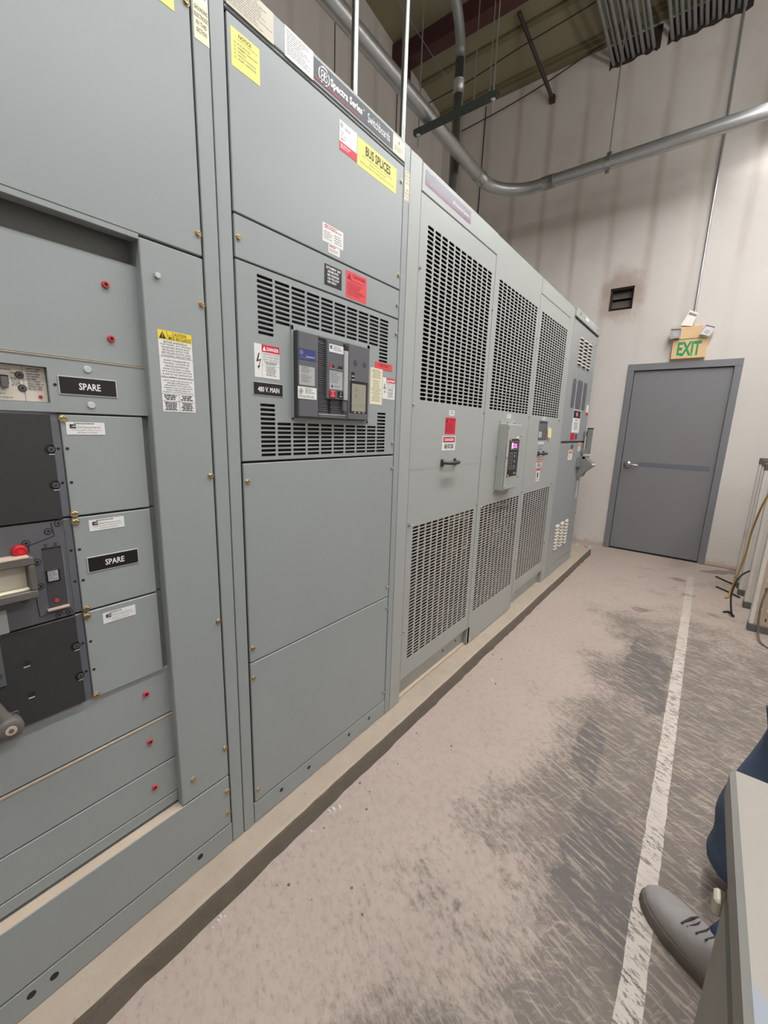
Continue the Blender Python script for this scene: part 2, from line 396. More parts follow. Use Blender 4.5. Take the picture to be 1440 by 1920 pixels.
def glyphs(t, bold):
    key = (t, bold)
    if key in _g: return _g[key]
    cu = bpy.data.curves.new('glyph', 'FONT'); cu.body = t; cu.resolution_u = 2; cu.offset = bold; cu.size = 1.0
    o = bpy.data.objects.new('glyph', cu); COL.objects.link(o)
    dg = bpy.context.evaluated_depsgraph_get(); dg.update()
    me = o.evaluated_get(dg).to_mesh()
    V = [(v.co.x, v.co.y) for v in me.vertices]; F = [tuple(p.vertices) for p in me.polygons]
    o.evaluated_get(dg).to_mesh_clear(); bpy.data.objects.remove(o); bpy.data.curves.remove(cu)
    _g[key] = (V, F); return _g[key]
def thing(name, label, cat, loc=(0, 0, 0), group=None, kind=None):
    o = bpy.data.objects.new(name, None); COL.objects.link(o); o.location = loc; o.empty_display_size = 0.1
    o['label'] = label; o['category'] = cat
    if group: o['group'] = group
    if kind: o['kind'] = kind
    return o
def P_(label, cat, base=None, group=None, kind=None):
    d = {'label': label, 'category': cat}
    if base: d['base'] = base
    if group: d['group'] = group
    if kind: d['kind'] = kind
    return d
YD, ZD = (0, 1, 0), (0, 0, 1)
def onx(mb, x, y0, z0): mb.plane((x, y0, z0), YD, ZD)
def copy_to(src, parent, loc):
    c = src.copy(); COL.objects.link(c); c.parent = parent; c.location = loc
    for ch in src.children:
        d = ch.copy(); COL.objects.link(d); d.parent = c
    return c
# screw heads facing +x, modelled about the origin
def screw_proto(name, kind):
    mb = MB()
    if kind == 'brass':
        mb.lathe((0, 0, 0), (1, 0, 0), [(0, .0080), (.0008, .0080), (.0012, .0076)], 'brass', 16)
        mb.lathe((0.0012, 0, 0), (1, 0, 0), [(0, .0062), (.003, .0062), (.0036, .0054)], 'brass', 6, False)
        mb.box(.0045, .0050, -.0048, .0048, -.0007, .0007, 'dark_gap')
    elif kind == 'steel':
        mb.lathe((0, 0, 0), (1, 0, 0), [(0, .0070), (.0010, .0070)], 'steel', 14)
        mb.lathe((.001, 0, 0), (1, 0, 0), [(0, .0056), (.0045, .0056), (.0055, .0044)], 'steel', 6, False)
    elif kind == 'stud':
        mb.lathe((0, 0, 0), (1, 0, 0), [(0, .0095), (.002, .0095)], 'steel', 14)
        mb.lathe((.002, 0, 0), (1, 0, 0), [(0, .0045), (.018, .0045), (.020, .003)], 'steel', 10)
        mb.box(.010, .014, -.009, .009, -.002, .002, 'steel', .0008)
    elif kind == 'white_bolt':
        mb.lathe((0, 0, 0), (1, 0, 0), [(0, .0065), (.006, .0065), (.0065, .006)], 'plug_white', 6, False)
    elif kind == 'red':
        mb.lathe((0, 0, 0), (1, 0, 0), [(0, .0072), (.003, .0070), (.0045, .0058)], 'red_plastic', 16)
        mb.lathe((.0046, 0, 0), (1, 0, 0), [(0, .0035), (.0002, .0035)], 'lab_black', 12)
    elif kind == 'plug':
        mb.lathe((0, 0, 0), (1, 0, 0), [(0, .0072), (.0016, .0070), (.0024, .0058)], 'plug_white', 16)
    elif kind == 'socket':
        mb.lathe((0, 0, 0), (1, 0, 0), [(0, .0068), (.0012, .0064)], 'black_plastic', 16)
        mb.lathe((.0013, 0, 0), (1, 0, 0), [(0, .0048), (.0002, .0048)], 'breaker_grey', 14)
        mb.lathe((.0016, 0, 0), (1, 0, 0), [(0, .0026), (.0002, .0026)], 'lab_black', 8)
    me = mb
    return me
_sp = {}
def screws(parent, kind, pts, name='screw'):
    for (x, y, z) in pts:
        if kind not in _sp:
            o = screw_proto(name, kind).build(name, None); _sp[kind] = o.data
            bpy.data.objects.remove(o)
        o = bpy.data.objects.new(name, _sp[kind]); COL.objects.link(o); o.parent = parent
        off = Vector((0, 0, 0)); p = parent
        while p is not None: off += p.location; p = p.parent
        o.location = Vector((x, y, z)) - off

def bars(mb, spec, m):
    for s_ in spec: mb.box(*s_, m, 0.0012)

# ================================================================== ROOM
WX, WY = -2.56, 5.684
def quad_wall(name, make, props=None):
    mb = MB(); make(mb); return mb.build(name, None, props)
def st(name, mb): return mb.build(name, None, {'kind': 'structure'})
mb = MB(); mb.box(-2.7, 4.6, -5.2, 6.0, -0.2, 0.0, 'floor_concrete'); st('floor', mb)
# far wall with openings for the vent and the door
mb = MB()
xs = [-2.7, -0.168, 0.075, 0.190, 1.087, 4.6]; zs = [0.0, 2.115, 2.797, 3.040, 7.2]
for i in range(5):
    for j in range(4):
        if (i == 1 and j == 2) or (i == 3 and j == 0): continue
        mb.box(xs[i], xs[i + 1], WY, WY + 0.28, zs[j], zs[j + 1], 'wall_back_paint')
st('wall_back', mb)
mb = MB(); mb.box(WX - 0.14, WX, -5.2, WY, 0, 7.4, 'wall_side_paint')
st('wall_left', mb)
mb = MB(); mb.box(4.5, 4.64, -5.2, WY, 0, 7.4, 'wall_side_paint'); st('wall_right', mb)
mb = MB(); mb.box(-2.7, 4.6, -5.2, -5.06, 0, 7.4, 'wall_back_paint'); st('wall_front', mb)
# dark seams in the metal wall sheets
for i, yy in enumerate((1.35, 3.55, 5.66 - 1.06)):
    mb = MB(); mb.box(WX, WX + .006, yy - .004, yy + .004, 0.1, 6.0, 'brown_steel'); st('trim_%d' % (i + 1), mb)
mb = MB(); mb.tube([(-1.925, WY - .008, 5.5), (-1.93, WY - .008, 4.9), (-1.945, WY - .008, 4.0), (-1.94, WY - .008, 0.05)], .007, 'brown_steel', 6); st('trim_5', mb)
# roof
RS = 0.13; RZ = lambda y: 5.58 + RS * (WY - y)
mb = MB(); mb.mesh([(-2.7, 6, RZ(6)), (4.64, 6, RZ(6)), (4.64, -5.2, RZ(-5.2)), (-2.7, -5.2, RZ(-5.2)),
                    (-2.7, 6, RZ(6) + .1), (4.64, 6, RZ(6) + .1), (4.64, -5.2, RZ(-5.2) + .1), (-2.7, -5.2, RZ(-5.2) + .1)],
                   [(0, 1, 2, 3), (7, 6, 5, 4), (0, 4, 5, 1), (2, 6, 7, 3), (1, 5, 6, 2), (0, 3, 7, 4)], 'roof_liner'); st('ceiling', mb)
# eave strut and purlins
def zed(yc, h, nm):
    mb = MB(); z = RZ(yc)
    mb.box(WX, 4.5, yc, yc + .004, z - h, z, 'purlin'); mb.box(WX, 4.5, yc + .004, yc + .06, z - h, z - h + .005, 'purlin')
    st(nm, mb)
mb = MB(); mb.box(WX, 4.5, WY - .10, WY - .001, 5.52, 5.60, 'purlin', .006); mb.box(WX, 4.5, WY - .13, WY - .10, 5.56, 5.595, 'purlin', .004); st('trim_6', mb)
zed(5.05, .03, 'trim_7')
for i, yy in enumerate((3.3, 1.9, 0.5)): zed(yy, .2, 'trim_%d' % (8 + i))
# rafter
mb = MB()
y0 = 4.56
mb.mesh([(-2.5, y0, 5.50), (4.4, y0, 5.46), (4.4, y0, RZ(y0)), (-2.5, y0, RZ(y0)), (-2.5, y0 + .012, 5.50), (4.4, y0 + .012, 5.46), (4.4, y0 + .012, RZ(y0)), (-2.5, y0 + .012, RZ(y0))],
        [(0, 1, 2, 3), (7, 6, 5, 4), (0, 4, 5, 1), (2, 6, 7, 3)], 'red_iron')
mb.mesh([(-2.5, y0 - .07, 5.485), (4.4, y0 - .07, 5.445), (4.4, y0 + .08, 5.445), (-2.5, y0 + .08, 5.485), (-2.5, y0 - .07, 5.50), (4.4, y0 - .07, 5.46), (4.4, y0 + .08, 5.46), (-2.5, y0 + .08, 5.50)],
        [(3, 2, 1, 0), (4, 5, 6, 7), (0, 1, 5, 4), (2, 3, 7, 6), (1, 2, 6, 5), (3, 0, 4, 7)], 'red_iron')
mb.box(WX, WX + .16, y0 - .08, y0 + .09, 5.30, RZ(y0) - .02, 'red_iron', .004)
st('trim_11', mb)
# baseboard scraps: right of the door
mb = MB(); mb.box(1.15, 4.4, WY - .012, WY, 0.004, 0.045, 'dusty_paint', .003); st('baseboard_back', mb)

# door
dt = thing('door_1', 'flat grey steel exit door with lever handle', 'door', (0.64, WY, 0), kind='structure')
mb = MB()
for (a, b, c, d) in ((.130, .192, 0, 2.1135), (1.085, 1.150, 0, 2.1135)):
    mb.box(a, b, WY - .018, WY + .10, c, d, 'frame_grey', .003)
mb.box(.130, 1.150, WY - .018, WY + .10, 2.1135, 2.185, 'frame_grey', .002)
mb.box(.190, .206, WY + .055, WY + .10, 0, 2.115, 'frame_grey', .002); mb.box(1.071, 1.087, WY + .055, WY + .10, 0, 2.115, 'frame_grey', .002)
mb.build('door_frame', dt)
mb = MB(); mb.box(.196, 1.081, WY + .012, WY + .054, .016, 2.108, 'door_grey', .003)
dp = mb.build('door_panel', dt)
mb = MB(); mb.box(.365, 1.04, WY + .010, WY + .0125, 1.028, 1.080, 'door_band'); mb.build('band', dp, {'label': 'slightly bluer cross band behind the lever'})
mb = MB(); mb.lathe((.262, WY + .012, 1.045), (0, -1, 0), [(0, .042), (.008, .042), (.014, .030), (.02, .016), (.05, .014)], 'steel', 24)
mb.tube([(.262, WY - .035, 1.045), (.30, WY - .040, 1.046), (.34, WY - .040, 1.044), (.372, WY - .034, 1.040)], [.012, .010, .009, .008], 'steel', 12)
mb.build('door_handle', dt, {'label': 'satin steel lever'})
mb = MB(); mb.box(.19, 1.087, WY + .005, WY + .10, 0.0, 0.014, 'lab_black'); mb.build('threshold', dt)
# vent
vt = thing('wall_vent', 'small square soot-stained louvred vent high in wall left of door', 'vent', (-.05, WY + .1, 2.797))
mb = MB()
for (a, b, c, d) in ((-.168, -.150, 2.797, 3.04), (.057, .075, 2.797, 3.04), (-.168, .075, 2.797, 2.812), (-.168, .075, 3.022, 3.04)): mb.box(a, b, WY + .02, WY + .22, c, d, 'soot', .002)
mb.build('vent_frame', vt)
for k in range(2):
    z = 2.835 + k * .098
    mb = MB(); mb.mesh([(-.149, WY + .06, z), (.056, WY + .06, z), (.056, WY + .10, z + .085), (-.149, WY + .10, z + .085), (-.149, WY + .064, z - .004), (.056, WY + .064, z - .004), (.056, WY + .104, z + .081), (-.149, WY + .104, z + .081)],
                       [(0, 1, 2, 3), (7, 6, 5, 4), (0, 4, 5, 1), (2, 6, 7, 3)], 'core_steel'); mb.build('louvre_blade', vt)
mb = MB(); mb.box(-.168, .075, WY + .21, WY + .23, 2.797, 3.04, 'cavity'); mb.build('back_plate', vt)

# ------------------------------------------------------------------ strip lights
for i, (x, a, b, z) in enumerate(LAMPS):
    where = ['over the aisle nearest the exit door', 'over the aisle beside the transformer', 'over the aisle behind the viewer', 'added unseen for fill, far row nearest the end wall', 'added unseen for fill, far row middle', 'added unseen for fill, far row behind the viewer'][i]
    t = thing('strip_light', 'long white fluorescent strip light ' + where, 'light fixture', (x, (a + b) / 2, z), 'fluorescent strip lights')
    mb = MB(); mb.box(x - .06, x + .06, a, b, z + .035, z + .09, 'lamp_housing', .004); mb.build('housing', t)
    for sx in (-.04, .04):
        mb = MB(); mb.tube([(x + sx, a + .03, z + .017), (x + sx, b - .002, z + .017)], .017, 'tube_glow', 12); mb.build('tube', t)
    for yy in (a + .3, b - .3):
        mb = MB(); mb.tube([(x, yy, z + .09), (x, yy, RZ(yy))], .002, 'galvanised', 6); mb.build('hanger_wire', t)
    ld = bpy.data.lights.new('lamp_light', 'AREA'); ld.shape = 'RECTANGLE'; ld.size = 0.14; ld.size_y = b - a; ld.energy = LAMP_WATT[i]; ld.color = LAMP_COLOR
    lo = bpy.data.objects.new('lamp_light', ld); COL.objects.link(lo); lo.parent = t; lo.location = (0, 0, -.004)
    if i == 0: ld.size_y = b - a - .7; lo.location = (0, -.35, -.004)
    lu = ld.copy(); lu.energy = LAMP_WATT[i] * .30; uo = bpy.data.objects.new('added_uplight', lu); COL.objects.link(uo); uo.parent = t  # added upward area light, brightens the roof and upper walls
    uo.location = (0, lo.location.y, .095); uo.rotation_euler = (math.pi, 0, 0)

# ------------------------------------------------------------------ concrete pad
mb = MB()
n = 120; ya_, yb_ = -0.6, 5.165
prof = lambda y: (0.088 + .0015 * math.sin(y * 5) + random.uniform(-.0012, .0012), .076 + random.uniform(-.0015, .0015))
ring = []
for i in range(n + 1):
    y = ya_ + (yb_ - ya_) * i / n; x, z = prof(y)
    ring.append([(-1.3, y, z), (x - .012, y, z), (x - .003, y, z - .005), (x, y, z - .016), (x + .006 + random.uniform(-.003, .003), y, 0.0)])
for i in range(n):
    for k in range(4):
        mb.face([ring[i][k], ring[i][k + 1], ring[i + 1][k + 1], ring[i + 1][k]], 'pad_concrete', False)
mb.face([*reversed(ring[-1]), (-1.3, yb_, 0)][::-1], 'pad_concrete')
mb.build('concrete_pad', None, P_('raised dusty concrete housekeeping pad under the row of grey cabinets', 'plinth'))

# ================================================================== LEFT DISTRIBUTION SWITCHBOARD
# recessed parts were measured on x=-0.04; rc() moves them along the sight line to x=-0.025
def rc(y, z, x=-0.025):
    k = (1.002 - x) / 1.042; return y * k, 1.377 + (z - 1.377) * k
SG = 'switchgear_paint'
T1 = thing('distribution_switchboard', 'nearest grey switchboard section with two SPARE plates and dark breaker modules', 'electrical cabinet', (-.6, 0.1, .076))
mb = MB()
mb.box(-1.2, -.075, -.5, .613, .078, 2.366, SG); mb.box(-.076, -.045, .43, .613, .078, 2.366, SG); mb.box(-.076, -.045, -.5, .43, 1.80, 2.366, SG)
mb.box(-.045, 0.0, .5735, .6115, .078, 2.366, SG, .0015)         # right stile
mb.box(-.045, -.008, .570, .575, .078, 2.366, 'dark_gap')
mb.box(-.075, -.040, -.5, .44, .156, 1.69, 'recess_paint'); mb.box(-.09, -.055, -.5, .44, 1.6, 1.80, 'recess_paint')
mb.build('body', T1)
mb = MB(); mb.box(-.04, 0.0, -.5, .5685, 1.757, 2.366, SG, .002); mb.box(-.03, -.001, -.5, .43, 1.7465, 1.758, SG, .001); mb.build('cover_panel', T1)
mb = MB(); mb.box(-.04, 0.0, .429, .5685, .331, 1.752, SG, .002); mb.build('side_column', T1)
mb = MB(); mb.box(-.04, 0.0, -.5, .5685, .156, .3265, SG, .0015)
mb.face([(-.0285, -.5, .327), (-.001, -.5, .327), (-.001, .43, .327), (-.0285, .43, .327)], 'dusty_paint'); mb.build('base_cover', T1)
mb = MB(); mb.box(-.04, -.001, -.5, .572, .078, .150, SG, .0015)
for yy in (.078, .119, .467): mb.lathe((-.001, yy, .121), (1, 0, 0), [(0, .0085), (.0004, .0085)], 'lab_black', 16)
mb.build('base_channel', T1)
# recessed filler panels
def rpanel(name, y0, z0, y1, z1, x=-.025, m=SG, b=.0012, dust=False):
    a, c = rc(y0, z0); d, e = rc(y1, z1)
    mb = MB(); mb.box(-.045, x, a, d, c, e, m, b)
    if dust: mb.box(-.028, x + .0015, a, d, e - .003, e + .0006, 'dusty_paint')
    return mb.build(name, T1)
rpanel('filler_panel', -.5, 1.495, .4385, 1.705)
rpanel('filler_panel', -.5, .6075, .441, .7415)
rpanel('filler_panel', -.5, .4665, .4395, .603, dust=True)
rpanel('filler_panel', -.5, .357, .437, .4625)
rpanel('filler_panel', -.5, .322, .435, .3535)
# strip with small breaker and SPARE plate, window cut in four pieces
mb = MB()
ya, zb = rc(-.5, 1.387); yc, zt = rc(.440, 1.4925); wy1, wz0 = rc(.255, 1.4045); wy0, wz1 = rc(-.2, 1.4715)
for (a, b, c, d) in ((ya, yc, zb, wz0), (ya, yc, wz1, zt), (ya, wy0, wz0, wz1), (wy1, yc, wz0, wz1)): mb.box(-.03, -.020, a, b, c, d, SG)
mb.box(-.028, -.0185, ya, yc, zt - .0005, zt + .0012, 'dusty_paint')
mb.lathe((-.020, rc(.265, 1.44)[0], rc(.265, 1.44)[1]), (1, 0, 0), [(0, .0030), (.0003, .0030)], 'lab_black', 12)
mb.build('breaker_strip', T1)
mb = MB(); mb.box(-.040, -.032, wy0, wy1, wz0, wz1, 'cream_plastic', .001)
onx(mb, -.0315, 0, 0)
mb.rect(.216, wz0, .2168, wz1, 'ink_soft', .0006)
mb.rect(.05, 1.4335, .195, 1.450, 'lab_black', .0006)
mb.box(-.032, -.018, .182, .192, 1.427, 1.446, 'panel_cap', .001)
mb.text('50A', .199, 1.432, .212, 1.447, 'ink_soft', .0006)
mb.micro(.10, 1.454, .21, 1.468, 4, 'ink_soft', .0006); mb.micro(.10, 1.408, .205, 1.424, 5, 'ink_soft', .0006)
mb.micro(.222, 1.425, .246, 1.466, 9, 'ink_soft', .0006); mb.rect(.198, 1.4545, .206, 1.4556, 'ink_soft', .0007)
mb.lathe((-.032, .239, 1.4145), (1, 0, 0), [(0, .0032), (.0015, .0030)], 'red_deep', 12)
sb = mb.build('small_breaker', T1)
screws(sb, 'socket', [(-.0318, .2115, 1.452), (-.0318, .2135, 1.4285)])
screws(T1, 'plug', [(-.020, *rc(.323, 1.476)), (-.020, *rc(.323, 1.404))], 'hole_plug')
screws(T1, 'red', [(-.025, *rc(.373, 1.651)), (-.025, *rc(.374, 1.545)), (-.025, *rc(.377, .691)), (-.025, *rc(.376, .551)), (-.025, *rc(.377, .409))], 'red_plug')
def engraved(parent, y0, y1, z0, z1, x, txt, f=(.33, .70, .30, .68)):
    mb = MB(); mb.box(x, x + .0016, y0, y1, z0, z1, 'lab_edge', .0004); onx(mb, x + .0018, y0, z0)
    w_, h_ = y1 - y0, z1 - z0
    mb.rect(.0018, .0018, w_ - .0018, h_ - .0018, 'lab_black'); mb.text(txt, w_ * f[0], h_ * f[2], w_ * f[1], h_ * f[3], 'ink_white', .0004, .02)
    return mb.build('name_plate', parent, {'label': 'black engraved plate reading ' + txt})
a, b = rc(.270, 1.4225); c, d = rc(.374, 1.459); engraved(T1, a, c, b, d, -.020, 'SPARE')
# cover plates
for (z0, z1) in ((1.1735, 1.3825), (.958, 1.169), (.7415, .9535)):
    a, b = rc(.266, z0); c, d = rc(.4215, z1)
    mb = MB(); mb.box(-.045, -.020, a, c, b, d, SG, .0013)
    for zz in (z0 + .071, z0 + .141):
        yy, z_ = rc(.2725, zz); mb.lathe((-.020, yy, z_), (1, 0, 0), [(0, .0032), (.0003, .0032)], 'ink', 12)
    mb.build('cover_plate', T1)
    a, b = rc(.4225, z0); c, d = rc(.440, z1); mb = MB(); mb.box(-.045, -.033, a, c, b, d, 'recess_paint', .0006); mb.build('gap_filler', T1)
    a, b = rc(.2505, z0); c, d = rc(.2652, z1); mb = MB(); mb.box(-.045, -.024, a, c, b, d, 'zinc_strip', .0008)
    for zz in (z0 + .071, z0 + .141):
        yy, z_ = rc(.2585, zz); mb.lathe((-.024, yy, z_), (1, 0, 0), [(0, .0027), (.0003, .0027)], 'lab_black', 12)
    mb.build('mounting_rail', T1)
screws(T1, 'brass', [(-.020, *rc(.2712, z)) for z in (1.375, 1.178, 1.161, .963, .945, .7475)])
a, b = rc(.283, 1.0425); c, d = rc(.387, 1.078); engraved(T1, a, c, b, d, -.020, 'SPARE')
def test_sticker(x, y0, y1, z0, z1):
    mb = MB(); mb.box(x, x + .0006, y0, y1, z0, z1, 'lab_white'); onx(mb, x + .0008, y0, z0); w_, h_ = y1 - y0, z1 - z0
    mb.micro(w_ * .2, h_ * .84, w_ * .78, h_ * .94, 1, 'ink_soft', 0, .9)
    mb.poly([(w_ * .09, h_ * .5), (w_ * .25, h_ * .5), (w_ * .25, h_ * .82), (w_ * .09, h_ * .82)], 'ink')
    mb.rect(w_ * .13, h_ * .62, w_ * .26, h_ * .66, 'lab_white', .0002); mb.rect(w_ * .17, h_ * .71, w_ * .26, h_ * .74, 'lab_white', .0002)
    mb.text('Faith Enterprises Inc.', w_ * .28, h_ * .50, w_ * .90, h_ * .68, 'ink_soft', .0001)
    mb.text('Lead Tech: Job B. / Nelson, Nov 2011', w_ * .13, h_ * .31, w_ * .92, h_ * .43, 'ink_soft', .0001)
    mb.text('See Report for Details', w_ * .27, h_ * .10, w_ * .78, h_ * .24, 'ink_soft', .0001)
    return mb.build('test_sticker', T1, {'label': 'small white test company sticker'})
for (y0, z0, y1, z1) in ((.2745, 1.343, .3435, 1.3685), (.2945, 1.135, .3635, 1.160), (.301, .9145, .3695, .940)):
    a, b = rc(y0, z0); c, d = rc(y1, z1); test_sticker(-.0198, a, c, b, d)
# black modules
for (y0, z0, z1, pts) in ((-.45, 1.172, 1.3825, ((.2445, 1.314), (.2445, 1.242))), (-.0, .745, .955, ((.2445, .885), (.245, .812)))):
    a, b = rc(y0, z0); c, d = rc(.2495, z1)
    mb = MB(); mb.box(-.045, -.016, a, c, b, d, 'module_black', .001)
    for (yy, zz) in pts:
        y_, z_ = rc(yy, zz); mb.lathe((-.0158, y_ - .001, z_), (1, 0, 0), [(0, .0088), (.0004, .0088)], 'lab_black', 18)
        mb.box(-.0158, -.0154, y_ - .001, c, z_ - .0088, z_ + .0088, 'lab_black')
        mb.box(-.0158, -.0150, y_ - .004, c, z_ - .0105, z_ - .0088, 'lab_edge')
    if z0 < 1:
        for (yy, zz) in ((.160, .882), (.160, .811)):
            y_, z_ = rc(yy, zz); mb.lathe((-.0158, y_, z_), (1, 0, 0), [(0, .0062), (.0004, .0062)], 'cavity', 14); mb.box(-.0158, -.0152, y_ - .006, y_ + .004, z_ - .0078, z_ - .0055, 'lab_edge')
    o = mb.build('blank_module', T1)
    screws(o, 'socket', [(-.0152, rc(yy, zz)[0], rc(yy, zz)[1]) for yy, zz in pts])
# moulded-case breaker in the middle
a, b = rc(-.45, .958); c, d = rc(.2495, 1.169)
mb = MB(); mb.box(-.045, -.018, a, c, b, d, 'breaker_grey', .0012)
y0, z0 = rc(.208, .984); y1, z1 = rc(.2405, 1.115)
mb.box(-.018, -.0176, y0, y1, z0, z1, 'breaker_dark'); mb.box(-.0178, -.0170, y0, y1, z1 - .002, z1, 'lab_black'); mb.box(-.018, -.0172, y1, y1 + .003, z0, z1, 'zinc_strip')
mb.box(-.018, -.011, y0 - .004, y1 + .001, z0 - .003, z0 + .001, 'dusty_paint', .0004)
for k in (.25, .75): mb.box(-.018, -.0165, y0 + (y1 - y0) * k - .002, y0 + (y1 - y0) * k + .002, z1 - .001, z1 + .009, 'breaker_dark')
for (p, q) in (((.189, 1.125), (.189, 1.112)), ((.189, 1.125), (.232, 1.138)), ((.232, 1.138), (.229, 1.166)), ((.191, .972), (.245, .975)), ((.191, .972), (.189, 1.03))):
    (u0, v0), (u1, v1) = rc(*p), rc(*q); mb.tube([(-.018, u0, v0), (-.018, u1, v1)], .0007, 'lab_black', 4)
brk = mb.build('moulded_breaker', T1)
mb = MB(); y_, z_ = rc(.2215, 1.055); mb.box(-.0176, -.0155, y_ - .011, y_ + .011, z_ - .013, z_ + .013, 'lab_black', .0005); mb.box(-.0155, -.0150, y_ - .009, y_ + .008, z_ - .0105, z_ + .0105, 'lab_grey'); onx(mb, -.0148, y_ - .008, z_ - .009); mb.micro(0, 0, .015, .018, 5, 'ink_soft'); mb.build('rating_plug', brk)
mb = MB(); y_, z_ = rc(.222, .999); mb.lathe((-.0176, y_, z_), (1, 0, 0), [(0, .0042), (.001, .004)], 'red_plastic', 14); mb.build('trip_button', brk)
screws(brk, 'socket', [(-.018, *rc(yy, zz)) for yy, zz in ((.186, 1.131), (.223, 1.149), (.241, 1.163), (.199, 1.089), (.199, 1.037), (.171, 1.017), (.223, .966), (.241, .966))])
mb = MB(); y_, z_ = .1715, 1.1225; mb.lathe((-.018, y_, z_), (1, 0, 0), [(0, .0118), (.010, .0115), (.0115, .0095)], 'red_deep', 24); mb.lathe((-.0063, y_, z_), (1, 0, 0), [(0, .0045), (.0003, .0045)], 'lab_crimson', 12); mb.build('red_button', brk, {'label': 'round red push button'})
# projecting handle frame
mb = MB()
for s_ in ((-.02, .012, -.1, .1865, 1.097, 1.113), (-.02, .012, -.1, .1865, 1.030, 1.046), (-.02, .012, .176, .1865, 1.0461, 1.0969), (-.02, .012, -.1, -.0895, 1.0461, 1.0969)): mb.box(*s_, 'panel_cap', .002)
mb.box(-.02, .0125, -.1, .180, 1.1125, 1.1145, 'dusty_paint')
fr = mb.build('handle_frame', brk)
mb = MB(); mb.box(-.018, -.010, -.1, .176, 1.046, 1.097, 'cream_plastic', .001); mb.box(-.010, .004, -.1, .176, 1.046, 1.050, 'lab_cream', .001); mb.build('handle_inset', fr)
mb = MB(); a, b = rc(.04, .958); mb.box(-.018, -.0174, a, rc(.142, .95)[0], .963, 1.010, 'lab_grey'); onx(mb, -.0172, a, .963)
mb.micro(.02, .005, .088, .040, 7, 'ink'); mb.build('data_label', brk)
mb = MB(); mb.box(-.018, -.0174, .02, rc(.137, 1)[0], 1.118, 1.162, 'lab_white'); onx(mb, -.0172, .02, 1.118); mb.micro(.06, .002, .112, .028, 3, 'ink'); mb.build('data_label', brk)
# lower left bits and operating handle
mb = MB(); mb.box(-.03, -.0145, -.05, .1235, .858, .945, 'breaker_grey', .0006); o = mb.build('corner_bracket', T1); screws(o, 'socket', [(-.0145, .122 - .008, .925), (-.0145, .1125, .880)])
mb = MB(); mb.box(-.03, -.0145, .06, .134, .742, .797, 'breaker_grey', .0006); o = mb.build('corner_bracket', T1); screws(o, 'socket', [(-.0145, .1265, .790)])
hd = MB()
hd.lathe((-.016, .060, .838), (1, 0, 0), [(0, .03), (.05, .028), (.055, .02)], 'panel_cap', 20)
hd.tube([(.042, .075, .915), (.046, .086, .872), (.05, .098, .835), (.052, .108, .815)], [.014, .013, .014, .015], 'panel_cap', 10)
hd.tube([(.042, .068, .885), (.044, .08, .862), (.045, .092, .838)], .012, 'lab_crimson', 8)
hd.lathe((.046, .1085, .812), (1, 0, 0), [(0, .017), (.004, .020), (.022, .020), (.026, .017), (.0265, .010)], 'panel_cap', 24)
hd.lathe((.072, .1085, .812), (1, 0, 0), [(0, .0085), (.002, .0085)], 'dusty_paint', 16)
hd.lathe((.074, .1085, .812), (1, 0, 0), [(0, .0040), (.001, .0038)], 'panel_cap', 12)
hd.box(-.018, .05, .04, .105, .80, .823, 'panel_cap', .004)
hd.build('operating_handle', T1, {'label': 'dusty grey lever with a round hub and a red inset'})
